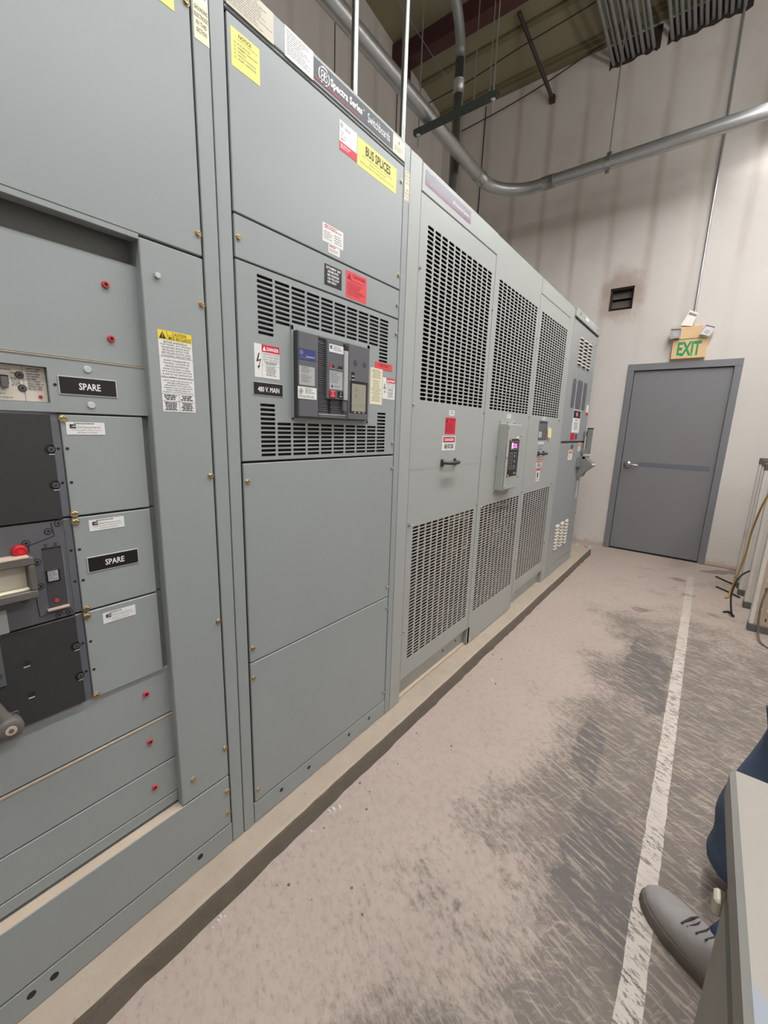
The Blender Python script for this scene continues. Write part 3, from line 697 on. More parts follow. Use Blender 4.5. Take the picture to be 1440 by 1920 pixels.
# screws and labels on the front plane
screws(T1, 'brass', [(0, .561, z) for z in (2.239, 1.803, 1.651, 1.242, .836, .428, .277, .198)] + [(0, .462, .394)])
screws(T1, 'white_bolt', [(0, .461, 1.686)], 'bolt')
def caution():
    y0, y1, z0, z1 = .4535, .5305, 1.3985, 1.576
    mb = MB(); mb.box(0, .0006, y0, y1, z0, z1, 'lab_white'); onx(mb, .0008, y0, z0); W, H = y1 - y0, z1 - z0
    mb.rect(0, H - .020, W, H, 'lab_caution'); mb.poly([(.002, H - .018), (.018, H - .018), (.010, H - .003)], 'ink', .0002)
    mb.rect(.0094, H - .015, .0106, H - .007, 'lab_caution', .0004)
    mb.rect(.0198, H - .020, .0204, H, 'ink', .0002); mb.rect(.0204, H - .0103, W, H - .0098, 'ink', .0002)
    mb.text('CAUTION', .032, H - .0088, .064, H - .0022, 'ink', .0002, .01); mb.text('MISE EN GARDE', .0235, H - .0185, .0745, H - .0118, 'ink', .0002, .01)
    rows = ['BEFORE ENERGIZING', 'THIS PANEL, ALL UNUSED', 'MOUNTING SPACES MUST', 'BE FILLED WITH TYPE', 'APP FILLER PLATES AND', '331A2276G1 INSULATORS']
    for i, r in enumerate(rows):
        hw = len(r) * .0016; mb.text(r, W / 2 - hw, H - .0262 - i * .0058, W / 2 + hw, H - .0222 - i * .0058, 'ink', .0001)
    rows = ["AVANT D'ALIMENTER CE", 'PANNEAU, COUVRIR LES', 'ESPACES DE MONTAGE', "NON UTILISES A L'AIDE", "DE PLAQUES D'OBTURATION", '# APP ET DE DISPOSITIFS', "D'ISOLEMENT. # 331A2276G1"]
    for i, r in enumerate(rows):
        hw = len(r) * .00148; mb.text(r, W / 2 - hw, H - .0655 - i * .0061, W / 2 + hw, H - .0617 - i * .0061, 'ink', .0001)
    rows = ['USE OF OTHER THAN GE LISTED OR', 'APPROVED COMPONENTS AND', 'REPLACEMENT PARTS VOIDS THE', 'WARRANTY AND UL LISTING ON THE', 'PRODUCT AND MAY RESULT IN', 'PROPERTY LOSS OR PERSONAL INJURY']
    for i, r in enumerate(rows):
        hw = len(r) * .00112; mb.text(r, W / 2 - hw, H - .1095 - i * .0052, W / 2 + hw, H - .1065 - i * .0052, 'ink', .0001)
    for z in (.0565, .1015, .138, .1535): mb.rect(0, H - z - .0003, W, H - z + .0003, 'ink', .0001)
    mb.rect(W / 2 - .0003, 0, W / 2 + .0003, H - .138, 'ink', .0001)
    for u in (.003, W / 2 + .003):
        mb.micro(u, H - .152, u + .032, H - .140, 3, 'ink', .0001, .6, True); mb.micro(u, .002, u + .032, H - .156, 6, 'ink', .0001, .6, True)
    mb.build('caution_label', T1, {'label': 'white and yellow bilingual caution label'})
caution()
def strip_label(y0, y1, z0, z1, rows, parent, x=0, split=None, ink='ink_soft'):
    mb = MB(); H = z1 - z0; W = y1 - y0
    if split: mb.box(x, x + .0006, y0, y1, z0, z0 + H * split, 'lab_cream'); mb.box(x, x + .0006, y0, y1, z0 + H * split, z1, 'lab_white')
    else: mb.box(x, x + .0006, y0, y1, z0, z1, 'lab_cream')
    onx(mb, x + .0008, y0, z0); n_ = len(rows)
    for i, r in enumerate(rows):
        if not r: continue
        vv = H - (i + .85) * H / n_; hw = W * .44 * min(1, len(r) / 9); mb.text(r, W / 2 - hw, vv, W / 2 + hw, vv + H / n_ * .62, ink, 0, .01)
    mb.build('section_label', parent)
strip_label(.576, .6105, 2.187, 2.33, ['NEUTRAL', 'GROUND', 'CONNECT', 'IN THIS', 'SECTION', '', 'GROUNDING', 'ELECTRODE', 'IN THIS', 'SECTION', ''], T1, 0, .52, 'ink')
mb = MB(); mb.box(0, .0006, .44, .5345, 2.204, 2.30, 'lab_yellow'); onx(mb, .0008, .44, 2.204); mb.micro(.01, .012, .085, .09, 7, 'ink_soft'); mb.build('notice_label', T1)

# ================================================================== MAIN BREAKER SECTION
T2 = thing('main_breaker_switchboard', 'grey switchboard section with black main breaker and BUS SPLICES label', 'electrical cabinet', (-.6, 1.0, .076))
mb = MB()
mb.box(-1.2, -.045, .6135, 1.386, .078, 2.366, SG); mb.box(-.045, 0, .6145, .6505, .078, 2.366, SG, .0015); mb.box(-.045, 0, 1.3515, 1.3855, .078, 2.366, SG, .0015)
mb.box(-.045, -.010, .650, 1.352, .078, 2.366, 'dark_gap'); mb.build('body', T2)
mb = MB(); mb.box(-.01, .003, .652, 1.350, 2.299, 2.3665, SG, .003); mb.box(-.01, .000, .652, 1.350, 2.2925, 2.299, SG, .002); mb.build('header', T2)
mb = MB(); mb.box(-.01, 0, .6565, 1.3485, 1.8865, 2.289, SG, .0018); mb.build('upper_panel', T2)
mb = MB(); mb.box(-.01, 0, .6565, 1.3475, 1.7845, 1.8825, SG, .0018); mb.build('label_panel', T2)
mb = MB(); mb.box(-.01, 0, .6575, 1.3470, .6625, 1.2680, SG, .0018); mb.build('middle_panel', T2)
mb = MB(); mb.box(-.01, 0, .6575, 1.3460, .1575, .6585, SG, .0018); mb.build('lower_panel', T2)
mb = MB(); mb.box(-.01, -.001, .6535, 1.3500, .078, .1525, SG, .0015)
for yy in (.763, .890, 1.110, 1.240): mb.lathe((-.001, yy, .1225), (1, 0, 0), [(0, .0075), (.0004, .0075)], 'lab_black', 16)
mb.build('base_channel', T2)
# grille builder -------------------------------------------------
def grille(mb, py0, py1, pz0, pz1, gy0, gz1, nc, nr, cp, rp, sw, sh, x, m, keep=None, back=.0025, rnd=.35, wm=None):
    gy1 = gy0 + nc * cp; gz0 = gz1 - nr * rp
    c = .0015
    # margin frame
    o = [(py0 + c, pz0 + c), (py1 - c, pz0 + c), (py1 - c, pz1 - c), (py0 + c, pz1 - c)]; g = [(gy0, gz0), (gy1, gz0), (gy1, gz1), (gy0, gz1)]
    e = [(py0, pz0), (py1, pz0), (py1, pz1), (py0, pz1)]
    for i in range(4):
        j = (i + 1) % 4
        mb.face([(x, *o[i]), (x, *o[j]), (x, *g[j]), (x, *g[i])], m)
        mb.face([(x - c, *e[i]), (x - c, *e[j]), (x, *o[j]), (x, *o[i])], m)
        mb.face([(x - .01, *e[i]), (x - .01, *e[j]), (x - c, *e[j]), (x - c, *e[i])], m)
    k = rnd * sh
    for i in range(nc):
        for j in range(nr):
            a0 = gy0 + i * cp; a1 = a0 + cp; b1 = gz1 - j * rp; b0 = b1 - rp
            if keep and not keep(i, j):
                mb.face([(x, a0, b0), (x, a1, b0), (x, a1, b1), (x, a0, b1)], m); continue
            s0, s1 = a0 + (cp - sw) / 2, a1 - (cp - sw) / 2; t0, t1 = b0 + (rp - sh) / 2, b1 - (rp - sh) / 2
            V = [(x, a0, b0), (x, a1, b0), (x, a1, b1), (x, a0, b1),
                 (x, s0, t0 + k), (x, s0 + k, t0), (x, s1 - k, t0), (x, s1, t0 + k), (x, s1, t1 - k), (x, s1 - k, t1), (x, s0 + k, t1), (x, s0, t1 - k)]
            B = [(x - back, p[1], p[2]) for p in V[4:]]
            F = [(0, 5, 4), (0, 1, 6, 5), (1, 7, 6), (1, 2, 8, 7), (2, 9, 8), (2, 3, 10, 9), (3, 11, 10), (3, 0, 4, 11)]
            F += [(4 + q, 4 + (q + 1) % 8, 12 + (q + 1) % 8, 12 + q) for q in range(8)]
            mb.mesh(V + B, F[:8], m) if wm else mb.mesh(V + B, F, m)
            if wm: mb.mesh(V[4:] + B, [tuple(a - 4 for a in f) for f in F[8:]], wm)
keep = lambda i, j: (j <= 11 and (j < 8 or i in (0, 9) or (i == 1 and j < 9))) or (j >= 26 and (j >= 30 or i in (0, 9)))
mb = MB(); grille(mb, .6565, 1.3465, 1.2745, 1.7805, .714, 1.7655, 10, 38, .0577, .01268, .050, .0078, 0, SG, keep, .0025, .12)
dr = mb.build('breaker_door', T2)
mb = MB()
for (a, b, c, d) in ((.828, 1.180, 1.646, 1.660), (.828, 1.180, 1.393, 1.400), (.828, .836, 1.393, 1.660), (1.165, 1.180, 1.393, 1.660)): mb.box(-.001, .004, a, b, c, d, SG, .001)
mb.build('bezel', dr)
screws(T2, 'brass', [(0, .667, 1.831), (0, 1.338, 1.933), (0, 1.335, 2.237), (0, .669, 1.218), (0, .668, .708), (0, .667, .608), (0, .670, .198)])
screws(T2, 'steel', [(0, 1.336, z) for z in (1.829, 1.728, 1.318, 1.218, .708, .611, .202)])
# main breaker
MBK = MB()
MBK.box(-.02, .020, .836, 1.160, 1.400, 1.646, 'breaker_dark', .002)
MBK.box(.018, .024, .836, .9155, 1.402, 1.645, 'breaker_grey', .003)
MBK.box(.018, .024, .9155, 1.040, 1.637, 1.645, 'breaker_grey', .002); MBK.box(.018, .024, .9155, 1.040, 1.402, 1.413, 'breaker_grey', .002)
MBK.box(.012, .0215, 1.052, 1.159, 1.528, 1.645, 'breaker_grey', .002); MBK.box(.012, .0215, 1.052, 1.159, 1.402, 1.424, 'breaker_grey', .002)
MBK.box(.012, .0215, 1.052, 1.061, 1.424, 1.53, 'breaker_grey', .001); MBK.box(.012, .0215, 1.151, 1.159, 1.424, 1.53, 'breaker_grey', .001)
MBK.box(.0205, .0245, .9155, 1.036, 1.4125, 1.4150, 'lab_edge')
main = MBK.build('main_breaker', T2)
mb = MB()
for k in range(34): mb.box(.019, .0225, .917, .950, 1.418 + k * .0062, 1.4205 + k * .0062, 'breaker_grey')
for k in range(7): mb.box(.019, .0225, .965, 1.020, 1.418 + k * .0062, 1.4205 + k * .0062, 'breaker_grey')
mb.build('vent_ribs', main)
mb = MB(); mb.box(.018, .031, .944, 1.017, 1.462, 1.637, 'breaker_grey', .002)
mb.box(.0305, .0313, .955, .976, 1.556, 1.566, 'lab_black'); mb.box(.0305, .0313, .993, 1.013, 1.556, 1.566, 'lab_black'); mb.box(.0312, .0318, .956, .966, 1.557, 1.5655, 'lab_crimson')
mb.box(.0305, .0325, .955, .976, 1.5545, 1.556, 'lab_edge'); mb.box(.0305, .0325, .993, 1.013, 1.5545, 1.556, 'lab_edge'); mb.build('control_block', main)
mb = MB(); mb.box(.020, .036, 1.017, 1.036, 1.462, 1.616, 'lab_grey', .0015); mb.box(.02, .034, 1.017, 1.036, 1.616, 1.632, 'lab_black', .001); mb.box(.020, .033, 1.0175, 1.0365, 1.425, 1.462, 'breaker_grey', .003); mb.build('charging_handle', main, {'label': 'pale grey vertical pump handle'})
mb = MB(); mb.box(.020, .023, .963, .969, 1.412, 1.46, 'brown_steel', .001)
for k in range(6): mb.lathe((.024, .966 + .002 * (-1) ** k, 1.457 - k * .007), (1, 0, 0), [(0, .0035), (.003, .0035)], 'brown_steel', 8)
mb.build('chain', main)
def lab(parent, x, y0, y1, z0, z1, bg, name='label'):
    mb = MB(); mb.box(x, x + .0005, y0, y1, z0, z1, bg); onx(mb, x + .0007, y0, z0); mb.W = y1 - y0; mb.H = z1 - z0; return mb
def ring_logo(mb, cu, cv, r, m, asp=1.0, d=.0002):
    n_ = 28
    for k in range(n_):
        a0, a1 = 2 * math.pi * k / n_, 2 * math.pi * (k + 1) / n_
        f = lambda a, q: mb.pt(cu + q * math.cos(a) * asp, cv + q * math.sin(a), d)
        if k % 7 != 3: mb.face([f(a0, r * .86), f(a0, r), f(a1, r), f(a1, r * .86)], m)
    # cursive monogram drawn as ribbons
    def rib(pts, w_):
        for (p, q) in zip(pts[:-1], pts[1:]):
            dx, dy = q[0] - p[0], q[1] - p[1]; l_ = math.hypot(dx, dy) or 1; nx, ny = -dy / l_ * w_, dx / l_ * w_
            mb.face([mb.pt(cu + (p[0] + nx) * r * asp, cv + (p[1] + ny) * r, d), mb.pt(cu + (p[0] - nx) * r * asp, cv + (p[1] - ny) * r, d), mb.pt(cu + (q[0] - nx) * r * asp, cv + (q[1] - ny) * r, d), mb.pt(cu + (q[0] + nx) * r * asp, cv + (q[1] + ny) * r, d)], m)
    arc = lambda cx, cy, rr, a, b, k=10: [(cx + rr * math.cos(math.radians(a + (b - a) * i / k)), cy + rr * math.sin(math.radians(a + (b - a) * i / k))) for i in range(k + 1)]
    rib(arc(-.25, .25, .27, 20, 330), .055); rib(arc(-.3, -.32, .24, 80, 400), .055); rib([(-.02, .3), (-.06, -.3)], .06)
    rib(arc(.28, .3, .2, -60, 230), .055); rib(arc(.28, -.25, .26, 120, 420), .055); rib([(-.05, .0), (.35, .12)], .05)
mb = lab(main, .024, .837, .903, 1.566, 1.597, 'lab_blue'); ring_logo(mb, .010, .020, .0065, 'lab_grey'); mb.text('Power Break', .029, .0085, .054, .0135, 'ink_white', 0, .01); mb.text('II', .057, .0085, .0605, .0135, 'ink_white'); mb.rect(.004, .006, .038, .0066, 'lab_grey'); mb.build('brand_plate', main)
mb = lab(main, .024, .838, .899, 1.495, 1.549, 'lab_grey'); mb.micro(.008, .034, .055, .052, 5, 'ink_soft'); mb.micro(.008, .006, .048, .03, 6, 'ink_soft'); mb.build('rating_label', main)
mb = lab(main, .0243, .832, .906, 1.455, 1.4895, 'lab_white'); ring_logo(mb, .012, .022, .0085, 'ink'); mb.micro(.028, .014, .068, .032, 5, 'ink_soft'); mb.micro(.004, .002, .068, .010, 2, 'ink_soft'); mb.build('service_label', main)
mb = lab(main, .031, .953, 1.0165, 1.604, 1.627, 'lab_white'); mb.poly([(.004, .009), (.013, .009), (.013, .019), (.004, .019)], 'ink'); mb.rect(.007, .013, .013, .0145, 'lab_white', .0002); mb.micro(.018, .004, .058, .019, 4, 'ink_soft'); mb.build('test_sticker', main)
mb = lab(main, .031, .955, 1.0135, 1.4925, 1.549, 'lab_grey'); mb.micro(.004, .018, .052, .054, 9, 'ink_soft'); mb.lathe(mb.pt(.011, .009), (1, 0, 0), [(0, .004), (.0003, .004)], 'ink', 12); mb.micro(.02, .004, .05, .012, 2, 'ink_soft'); mb.build('instruction_label', main)
mb = MB(); mb.box(.031, .034, .954, .981, 1.467, 1.4885, 'red_deep', .001); onx(mb, .0342, .954, 1.467); mb.text('O', .010, .009, .0165, .0155, 'ink_white'); mb.text('PUSH', .006, .0175, .021, .0205, 'ink_white'); mb.text('OFF', .006, .0025, .021, .006, 'ink_white'); mb.build('off_button', main, {'label': 'red push-off button'})
mb = MB(); mb.box(.031, .034, .992, 1.015, 1.469, 1.4885, 'lab_black', .001); onx(mb, .0342, .992, 1.469); mb.text('I', .0105, .010, .0125, .0155, 'ink_white'); mb.text('ON', .006, .002, .017, .006, 'ink_white'); mb.build('on_button', main, {'label': 'black push-on button'})
mb = MB(); mb.box(.0205, .0212, 1.061, 1.151, 1.424, 1.528, 'lab_black'); mb.box(.0212, .0218, 1.070, 1.142, 1.430, 1.521, 'display_glass'); onx(mb, .022, 1.070, 1.430)
for (u, v) in ((.018, .066), (.018, .045)): mb.rect(u, v, u + .008, v + .012, 'ink_soft')
mb.rect(.004, .020, .066, .0208, 'ink_soft'); mb.build('trip_unit_window', main)
mb = MB(); mb.box(.0215, .0219, 1.066, 1.082, 1.531, 1.558, 'lab_black'); mb.box(.0217, .0235, 1.067, 1.080, 1.543, 1.546, 'lab_edge'); mb.box(.0217, .0235, 1.067, 1.080, 1.531, 1.534, 'lab_edge'); mb.build('selector_switch', main)
mb = MB()
for yy in (1.086, 1.132): mb.lathe((.0215, yy, 1.589), (1, 0, 0), [(0, .010), (.0004, .0098), (.0006, .008)], 'breaker_dark', 18)
for k in range(3): mb.box(.0218, .0235, 1.082 + k * .022, 1.090 + k * .022, 1.4245, 1.4275, 'lab_edge', .0004)
mb.build('key_interlock', main)
# labels on section two
def danger_sign(parent, y0, y1, z0, z1, x=0, rows=('HAZARDOUS VOLTAGE', 'WILL CAUSE SEVERE', 'INJURY OR DEATH'), bolt=True):
    mb = lab(parent, x, y0, y1, z0, z1, 'lab_white'); W, H = mb.W, mb.H; c = W * .29
    mb.rect(c, H * .78, W, H, 'lab_crimson'); mb.text('DANGER', c + W * .20, H * .83, W * .97, H * .94, 'ink_white', .0002, .03)
    mb.poly([(c + W * .03, H * .82), (c + W * .17, H * .82), (c + W * .10, H * .96)], 'ink_white', .0002)
    for i, r in enumerate(rows): mb.text(r, c + W * .04, H * (.70 - i * .08), W * .96, H * (.75 - i * .08), 'ink')
    mb.micro(c + W * .06, H * .40, W * .94, H * .50, 3, 'ink', 0, .5, True); mb.micro(c + W * .06, H * .06, W * .94, H * .36, 6, 'ink_soft', 0, .5, True)
    for v in (.53, .38): mb.rect(c, H * v, W, H * v + .0004, 'ink')
    mb.rect(c - .0002, 0, c + .0003, H, 'ink')
    mb.poly([(W * .16, H * .73), (W * .20, H * .73), (W * .14, H * .52), (W * .24, H * .55), (W * .17, H * .33), (W * .21, H * .33), (W * .13, H * .26)][:3] + [(W * .07, H * .49)], 'ink', .0002)
    mb.poly([(W * .07, H * .49), (W * .25, H * .56), (W * .25, H * .53), (W * .08, H * .46)], 'ink', .0002); mb.poly([(W * .22, H * .55), (W * .25, H * .56), (W * .17, H * .33), (W * .15, H * .33)], 'ink', .0002)
    mb.poly([(W * .11, H * .34), (W * .21, H * .36), (W * .15, H * .25)], 'ink', .0002)
    mb.build('danger_label', parent, {'label': 'white DANGER label with a lightning bolt'})
danger_sign(T2, .703, .786, 1.5025, 1.590)
engraved(T2, .695, .797, 1.4545, 1.491, .0, '480 V. MAIN', (.15, .86, .28, .66))
danger_sign(T2, 1.2635, 1.3405, 1.486, 1.563)
mb = lab(T2, 0.0002, 1.190, 1.2605, 1.462, 1.591, 'lab_cream'); mb.micro(.006, .09, .064, .122, 6, 'ink_soft', 0, .4, True); mb.micro(.006, .008, .064, .086, 14, 'ink_soft', 0, .35, True); mb.build('notice_label', T2, {'label': 'tall cream notice with small print'})
mb = lab(T2, .0008, 1.216, 1.3165, 1.5905, 1.613, 'lab_red'); mb.micro(.016, .006, .086, .017, 2, 'ink_dark_red', 0, .5, True); mb.build('notice_label', T2, {'label': 'small red strip label'})
mb = lab(T2, 0, .9615, 1.0365, 1.803, 1.862, 'lab_black')
for i, (r, a, b) in enumerate((('277/480V 3\u00d8', .08, .92), ('A\u00d8-BROWN', .17, .80), ('B\u00d8-ORANGE', .17, .84), ('C\u00d8-YELLOW', .17, .84), ('N\u00d8-GRAY', .17, .70))):
    mb.text(r, .075 * a, .059 * (.80 - i * .165), .075 * b, .059 * (.92 - i * .165), 'ink_white', 0, .02)
mb.build('phase_plate', T2, {'label': 'black engraved voltage and phase colour plate'})
mb = lab(T2, 0, 1.0565, 1.158, 1.791, 1.871, 'lab_red'); W, H = mb.W, mb.H
mb.text('DANGER', W * .34, H * .80, W * .93, H * .92, 'ink_dark_red', 0, .03); mb.poly([(W * .05, H * .70), (W * .25, H * .70), (W * .15, H * .93)], 'ink_dark_red'); mb.text('ARC FLASH AND SHOCK', W * .2, H * .64, W * .86, H * .70, 'ink_dark_red'); mb.micro(W * .06, H * .08, W * .94, H * .58, 10, 'ink_dark_red', 0, .35); mb.build('danger_label', T2, {'label': 'red arc flash DANGER label'})
mb = lab(T2, 0, .953, 1.042, 1.921, 1.971, 'lab_white'); mb.micro(.008, .036, .082, .047, 2, 'ink_red', 0, .5); mb.micro(.006, .006, .040, .030, 5, 'ink_soft', 0, .35); mb.micro(.050, .004, .084, .030, 4, 'ink_soft', 0, .35); mb.build('inspection_label', T2)
mb = lab(T2, .0002, .977, 1.027, 1.896, 1.919, 'lab_white'); mb.micro(.004, .016, .046, .021, 1, 'ink_red', 0, .6); mb.micro(.004, .003, .046, .013, 3, 'ink_soft', 0, .4); mb.build('inspection_label', T2)
mb = lab(T2, 0, .665, .7425, 2.190, 2.266, 'lab_yellow'); W, H = mb.W, mb.H
mb.text('NOTICE', W * .26, H * .83, W * .70, H * .93, 'ink', 0, .02); mb.text('LOCATED IN THIS COMPARTMENT ARE', W * .18, H * .76, W * .92, H * .80, 'ink_soft')
for i, r in enumerate(('BUS SPLICES', 'ASSEMBLY HARDWARE', 'DRAWING', 'INSTRUCTION BOOK', 'SEISMIC HARDWARE')):
    v = H * (.64 - i * .095); mb.text(r, W * .22, v, W * (.22 + .04 * len(r)), v + H * .055, 'ink_soft', 0, .01); mb.rect(W * .10, v, W * .16, v + H * .05, 'ink_soft'); mb.rect(W * .11, v + H * .01, W * .15, v + H * .04, 'lab_yellow', .0002)
mb.build('notice_label', T2, {'label': 'yellow NOTICE label'})
mb = lab(T2, 0, 1.021, 1.0985, 2.189, 2.266, 'lab_white'); W, H = mb.W, mb.H; mb.rect(0, 0, W, H * .30, 'lab_crimson'); ring_logo(mb, W * .12, H * .86, H * .08, 'ink_soft'); mb.text('Call:', W * .06, H * .60, W * .24, H * .67, 'ink_soft'); mb.text('GE, USA', W * .06, H * .48, W * .38, H * .55, 'ink_soft'); mb.micro(W * .3, H * .74, W * .66, H * .84, 2, 'ink_soft', 0, .4); mb.micro(W * .06, H * .34, W * .44, H * .42, 1, 'ink_soft', 0, .5); mb.micro(W * .06, H * .06, W * .7, H * .22, 2, 'lab_white', .0002, .4); mb.build('service_label', T2, {'label': 'white and red service label'})
mb = lab(T2, 0, 1.101, 1.305, 2.185, 2.262, 'lab_yellow'); W, H = mb.W, mb.H
mb.text('BUS SPLICES', W * .19, H * .54, W * .83, H * .89, 'ink', 0, .03)
for i, r in enumerate(('ARE ATTACHED TO MAIN, NEUTRAL AND GROUND', 'BUSES IN THIS SECTION.', 'REFERENCE MARKS FOR INSTALLATION IN THIS UNIT')):
    hw = W * len(r) * .0096; mb.text(r, W * .5 - hw, H * (.42 - i * .13), W * .5 + hw, H * (.49 - i * .13), 'ink_soft')
mb.build('splice_label', T2, {'label': 'yellow BUS SPLICES label'})
mb = lab(T2, .003, .655, .784, 2.299, 2.3635, 'lab_cream_dark'); mb.micro(.004, .003, .125, .061, 12, 'ink_soft', 0, .3); mb.build('rating_label', T2, {'label': 'pale tan header label with small print'})
mb = lab(T2, .003, .8185, .9145, 2.2995, 2.3645, 'lab_white'); mb.micro(.006, .006, .090, .058, 11, 'ink_soft', 0, .35); mb.build('rating_label', T2, {'label': 'white header label with small print'})
mb = lab(T2, .003, .917, 1.2745, 2.3065, 2.3565, 'lab_charcoal'); W, H = mb.W, mb.H
ring_logo(mb, .038, H * .5, .0215, 'ink_white', 1.0); mb.text('Spectra Series', .063, H * .22, .200, H * .74, 'ink_white', .0002, .03); mb.text('TM', .203, H * .62, .210, H * .72, 'ink_white', .0002); mb.text('Switchboards', .226, H * .26, .341, H * .76, 'ink_white', .0002, .0); mb.rect(0, H * .09, .190, H * .13, 'lab_crimson', .0002)
mb.build('brand_plate', T2, {'label': 'dark header nameplate with white lettering'})
mb = lab(T2, .003, 1.277, 1.346, 2.302, 2.356, 'lab_cream'); mb.micro(.008, .008, .060, .026, 4, 'ink_soft', 0, .35); mb.rect(.030, .034, .036, .044, 'ink_soft'); mb.build('inspection_label', T2)
strip_label(1.3575, 1.3845, 2.186, 2.284, ['NEUTRAL', 'BAR CONN', 'IN THIS', 'SECTION', '', 'GROUND', 'ELECTRODE', 'IN THIS', 'SECTION'], T2)

# ================================================================== TRANSFORMER ENCLOSURE
TP = 'transformer_paint'
T3 = thing('transformer_cabinet', 'wide light grey dry transformer enclosure with six slotted grilles', 'electrical cabinet', (-.6, 2.5, .076))
mb = MB()
mb.box(-1.3, -1.28, 1.388, 3.708, .078, 2.362, TP); mb.box(-1.3, -.03, 1.388, 1.40, .078, 2.362, TP); mb.box(-1.3, -.03, 3.696, 3.708, .078, 2.362, TP)
mb.box(-1.3, -.006, 1.388, 3.708, 2.352, 2.362, TP); mb.box(-1.3, -.035, 1.40, 3.70, .078, .10, 'dusty_paint')
mb.box(-.03, 0, 1.3885, 1.4645, .078, 2.364, TP, .0015); mb.box(-.03, 0, 3.6045, 3.707, .078, 2.358, TP, .0015)
mb.box(-.045, -.03, 1.46, 3.61, .078, .19, TP); mb.box(-.03, -.014, 1.47, 2.175, .078, .086, 'dusty_paint')
for yy, zz in ((1.93, .135), (2.08, .135), (3.08, .14), (3.35, .14)): mb.lathe((-.03, yy, zz), (1, 0, 0), [(0, .008), (.0005, .008)], 'lab_black', 12)
mb.box(-1.28, -.06, 1.40, 3.70, .095, .10, 'cavity'); mb.box(-1.27, -1.26, 1.40, 3.70, .1, 2.34, 'cavity')
mb.box(-1.26, -.02, 1.4005, 1.403, .1, 2.35, 'cavity'); mb.box(-1.26, -.02, 3.6935, 3.696, .1, 2.35, 'cavity'); mb.box(-1.26, -.02, 1.40, 3.70, 2.345, 2.352, 'cavity')
mb.build('enclosure', T3)
mb = MB(); mb.box(-.03, .0005, 1.4675, 2.180, 2.2640, 2.3615, TP, .0025); mb.build('header', T3)
mb = MB(); mb.box(-.03, .0003, 2.8925, 3.6010, 2.2655, 2.3590, TP, .0018); mb.build('header', T3)
def tpanel(y0, y1, z0, z1, gy, name='grille_panel'):
    mb = MB()
    zm = 1.20
    grille(mb, y0, y1, zm, z1, gy + .004, 2.170, 11, 39, .0565, .01725, .0475, .0122, 0, TP, None, .003, .38)
    grille(mb, y0, y1, z0, zm, gy - .003, .9445, 11, 42, .0568, .01575, .0478, .0112, 0, TP, None, .0028, .38, 'grille_dust')
    # close the joint line between the two halves
    mb.box(-.002, .0, y0 + .001, y1 - .001, zm - .002, zm + .002, TP)
    return mb.build(name, T3)
tpanel(1.4665, 2.1705, .191, 2.2605, 1.513); tpanel(2.1745, 2.8875, .082, 2.3585, 2.224); tpanel(2.8915, 3.6025, .191, 2.2630, 2.936)
mb = MB(); mb.box(-.03, -.001, 2.1705, 2.1745, .19, 2.26, 'dark_gap'); mb.box(-.03, -.001, 2.8875, 2.8915, .19, 2.36, 'dark_gap'); mb.box(-.03, 0, 2.180, 2.20, .08, .19, TP); mb.build('mullion', T3)
# windings inside
for k, yy in enumerate((1.82, 2.53, 3.24)):
    mb = MB(); mb.lathe((-.50, yy, .42), (0, 0, 1), [(0, .24), (.02, .255), (.45, .255), (.47, .24), (.5, .20)], 'coil_resin', 28)
    for j in range(4): mb.lathe((-.50, yy, .46 + j * .11), (0, 0, 1), [(0, .262), (.02, .262)], 'cream_plastic' if j % 2 else 'core_steel', 28)
    mb.build('winding', T3)
mb = MB(); mb.box(-.62, -.38, 1.60, 3.46, .20, .40, 'core_steel', .01); mb.box(-.62, -.38, 1.60, 3.46, .93, 1.06, 'core_steel', .01)
for yy in (1.7, 2.3, 3.0): mb.box(-.30, -.25, yy, yy + .05, .1, .95, 'coil_resin', .004); mb.tube([(-.24, yy - .1, .30), (-.2, yy + .1, .55), (-.26, yy + .2, .8), (-.4, yy + .1, 1.3)], .018, 'wire_black', 8)
mb.build('core', T3)
screws(T3, 'steel', [(0, y, z) for y, z in ((1.476, 1.999), (1.474, 1.477), (2.166, 2.000), (2.164, 1.477), (1.477, .443), (2.164, .446), (2.164, .964), (2.881, 1.483), (2.880, .968), (2.884, .451), (3.597, 1.482), (3.595, .963), (3.58, .449), (2.884, 1.99), (3.596, 1.96), (2.228, .939), (2.176, .561))])
screws(T3, 'stud', [(0, 1.481, .957)], 'wing_stud')
def pull(yc, zc, s=.064):
    mb = MB()
    for e in (-s, s): mb.box(0, .012, yc + e - .009, yc + e + .009, zc - .018, zc + .018, 'black_plastic', .003); mb.lathe((.012, yc + e, zc + .01), (1, 0, 0), [(0, .004), (.002, .003)], 'steel', 8)
    mb.tube([(.006, yc - s, zc), (.032, yc - s * .86, zc), (.040, yc - s * .5, zc), (.041, yc, zc), (.040, yc + s * .5, zc), (.032, yc + s * .86, zc), (.006, yc + s, zc)], [.007, .008, .009, .010, .009, .008, .007], 'black_plastic', 12)
    mb.build('pull_handle', T3, {'label': 'black bar pull handle'})
pull(1.800, 1.222); pull(3.215, 1.226, .06)
mb = lab(T3, .0008, 1.4885, 1.866, 2.293, 2.343, 'lab_purple'); W, H = mb.W, mb.H; ring_logo(mb, .030, H * .56, .020, 'lab_grey'); mb.text('GE Industrial Systems', W * .56, H * .30, W * .965, H * .62, 'ink_white', .0002, .01); mb.rect(.0, H * .10, W, H * .14, 'lab_crimson', .0001); mb.build('brand_plate', T3, {'label': 'grey header nameplate with small white lettering'})
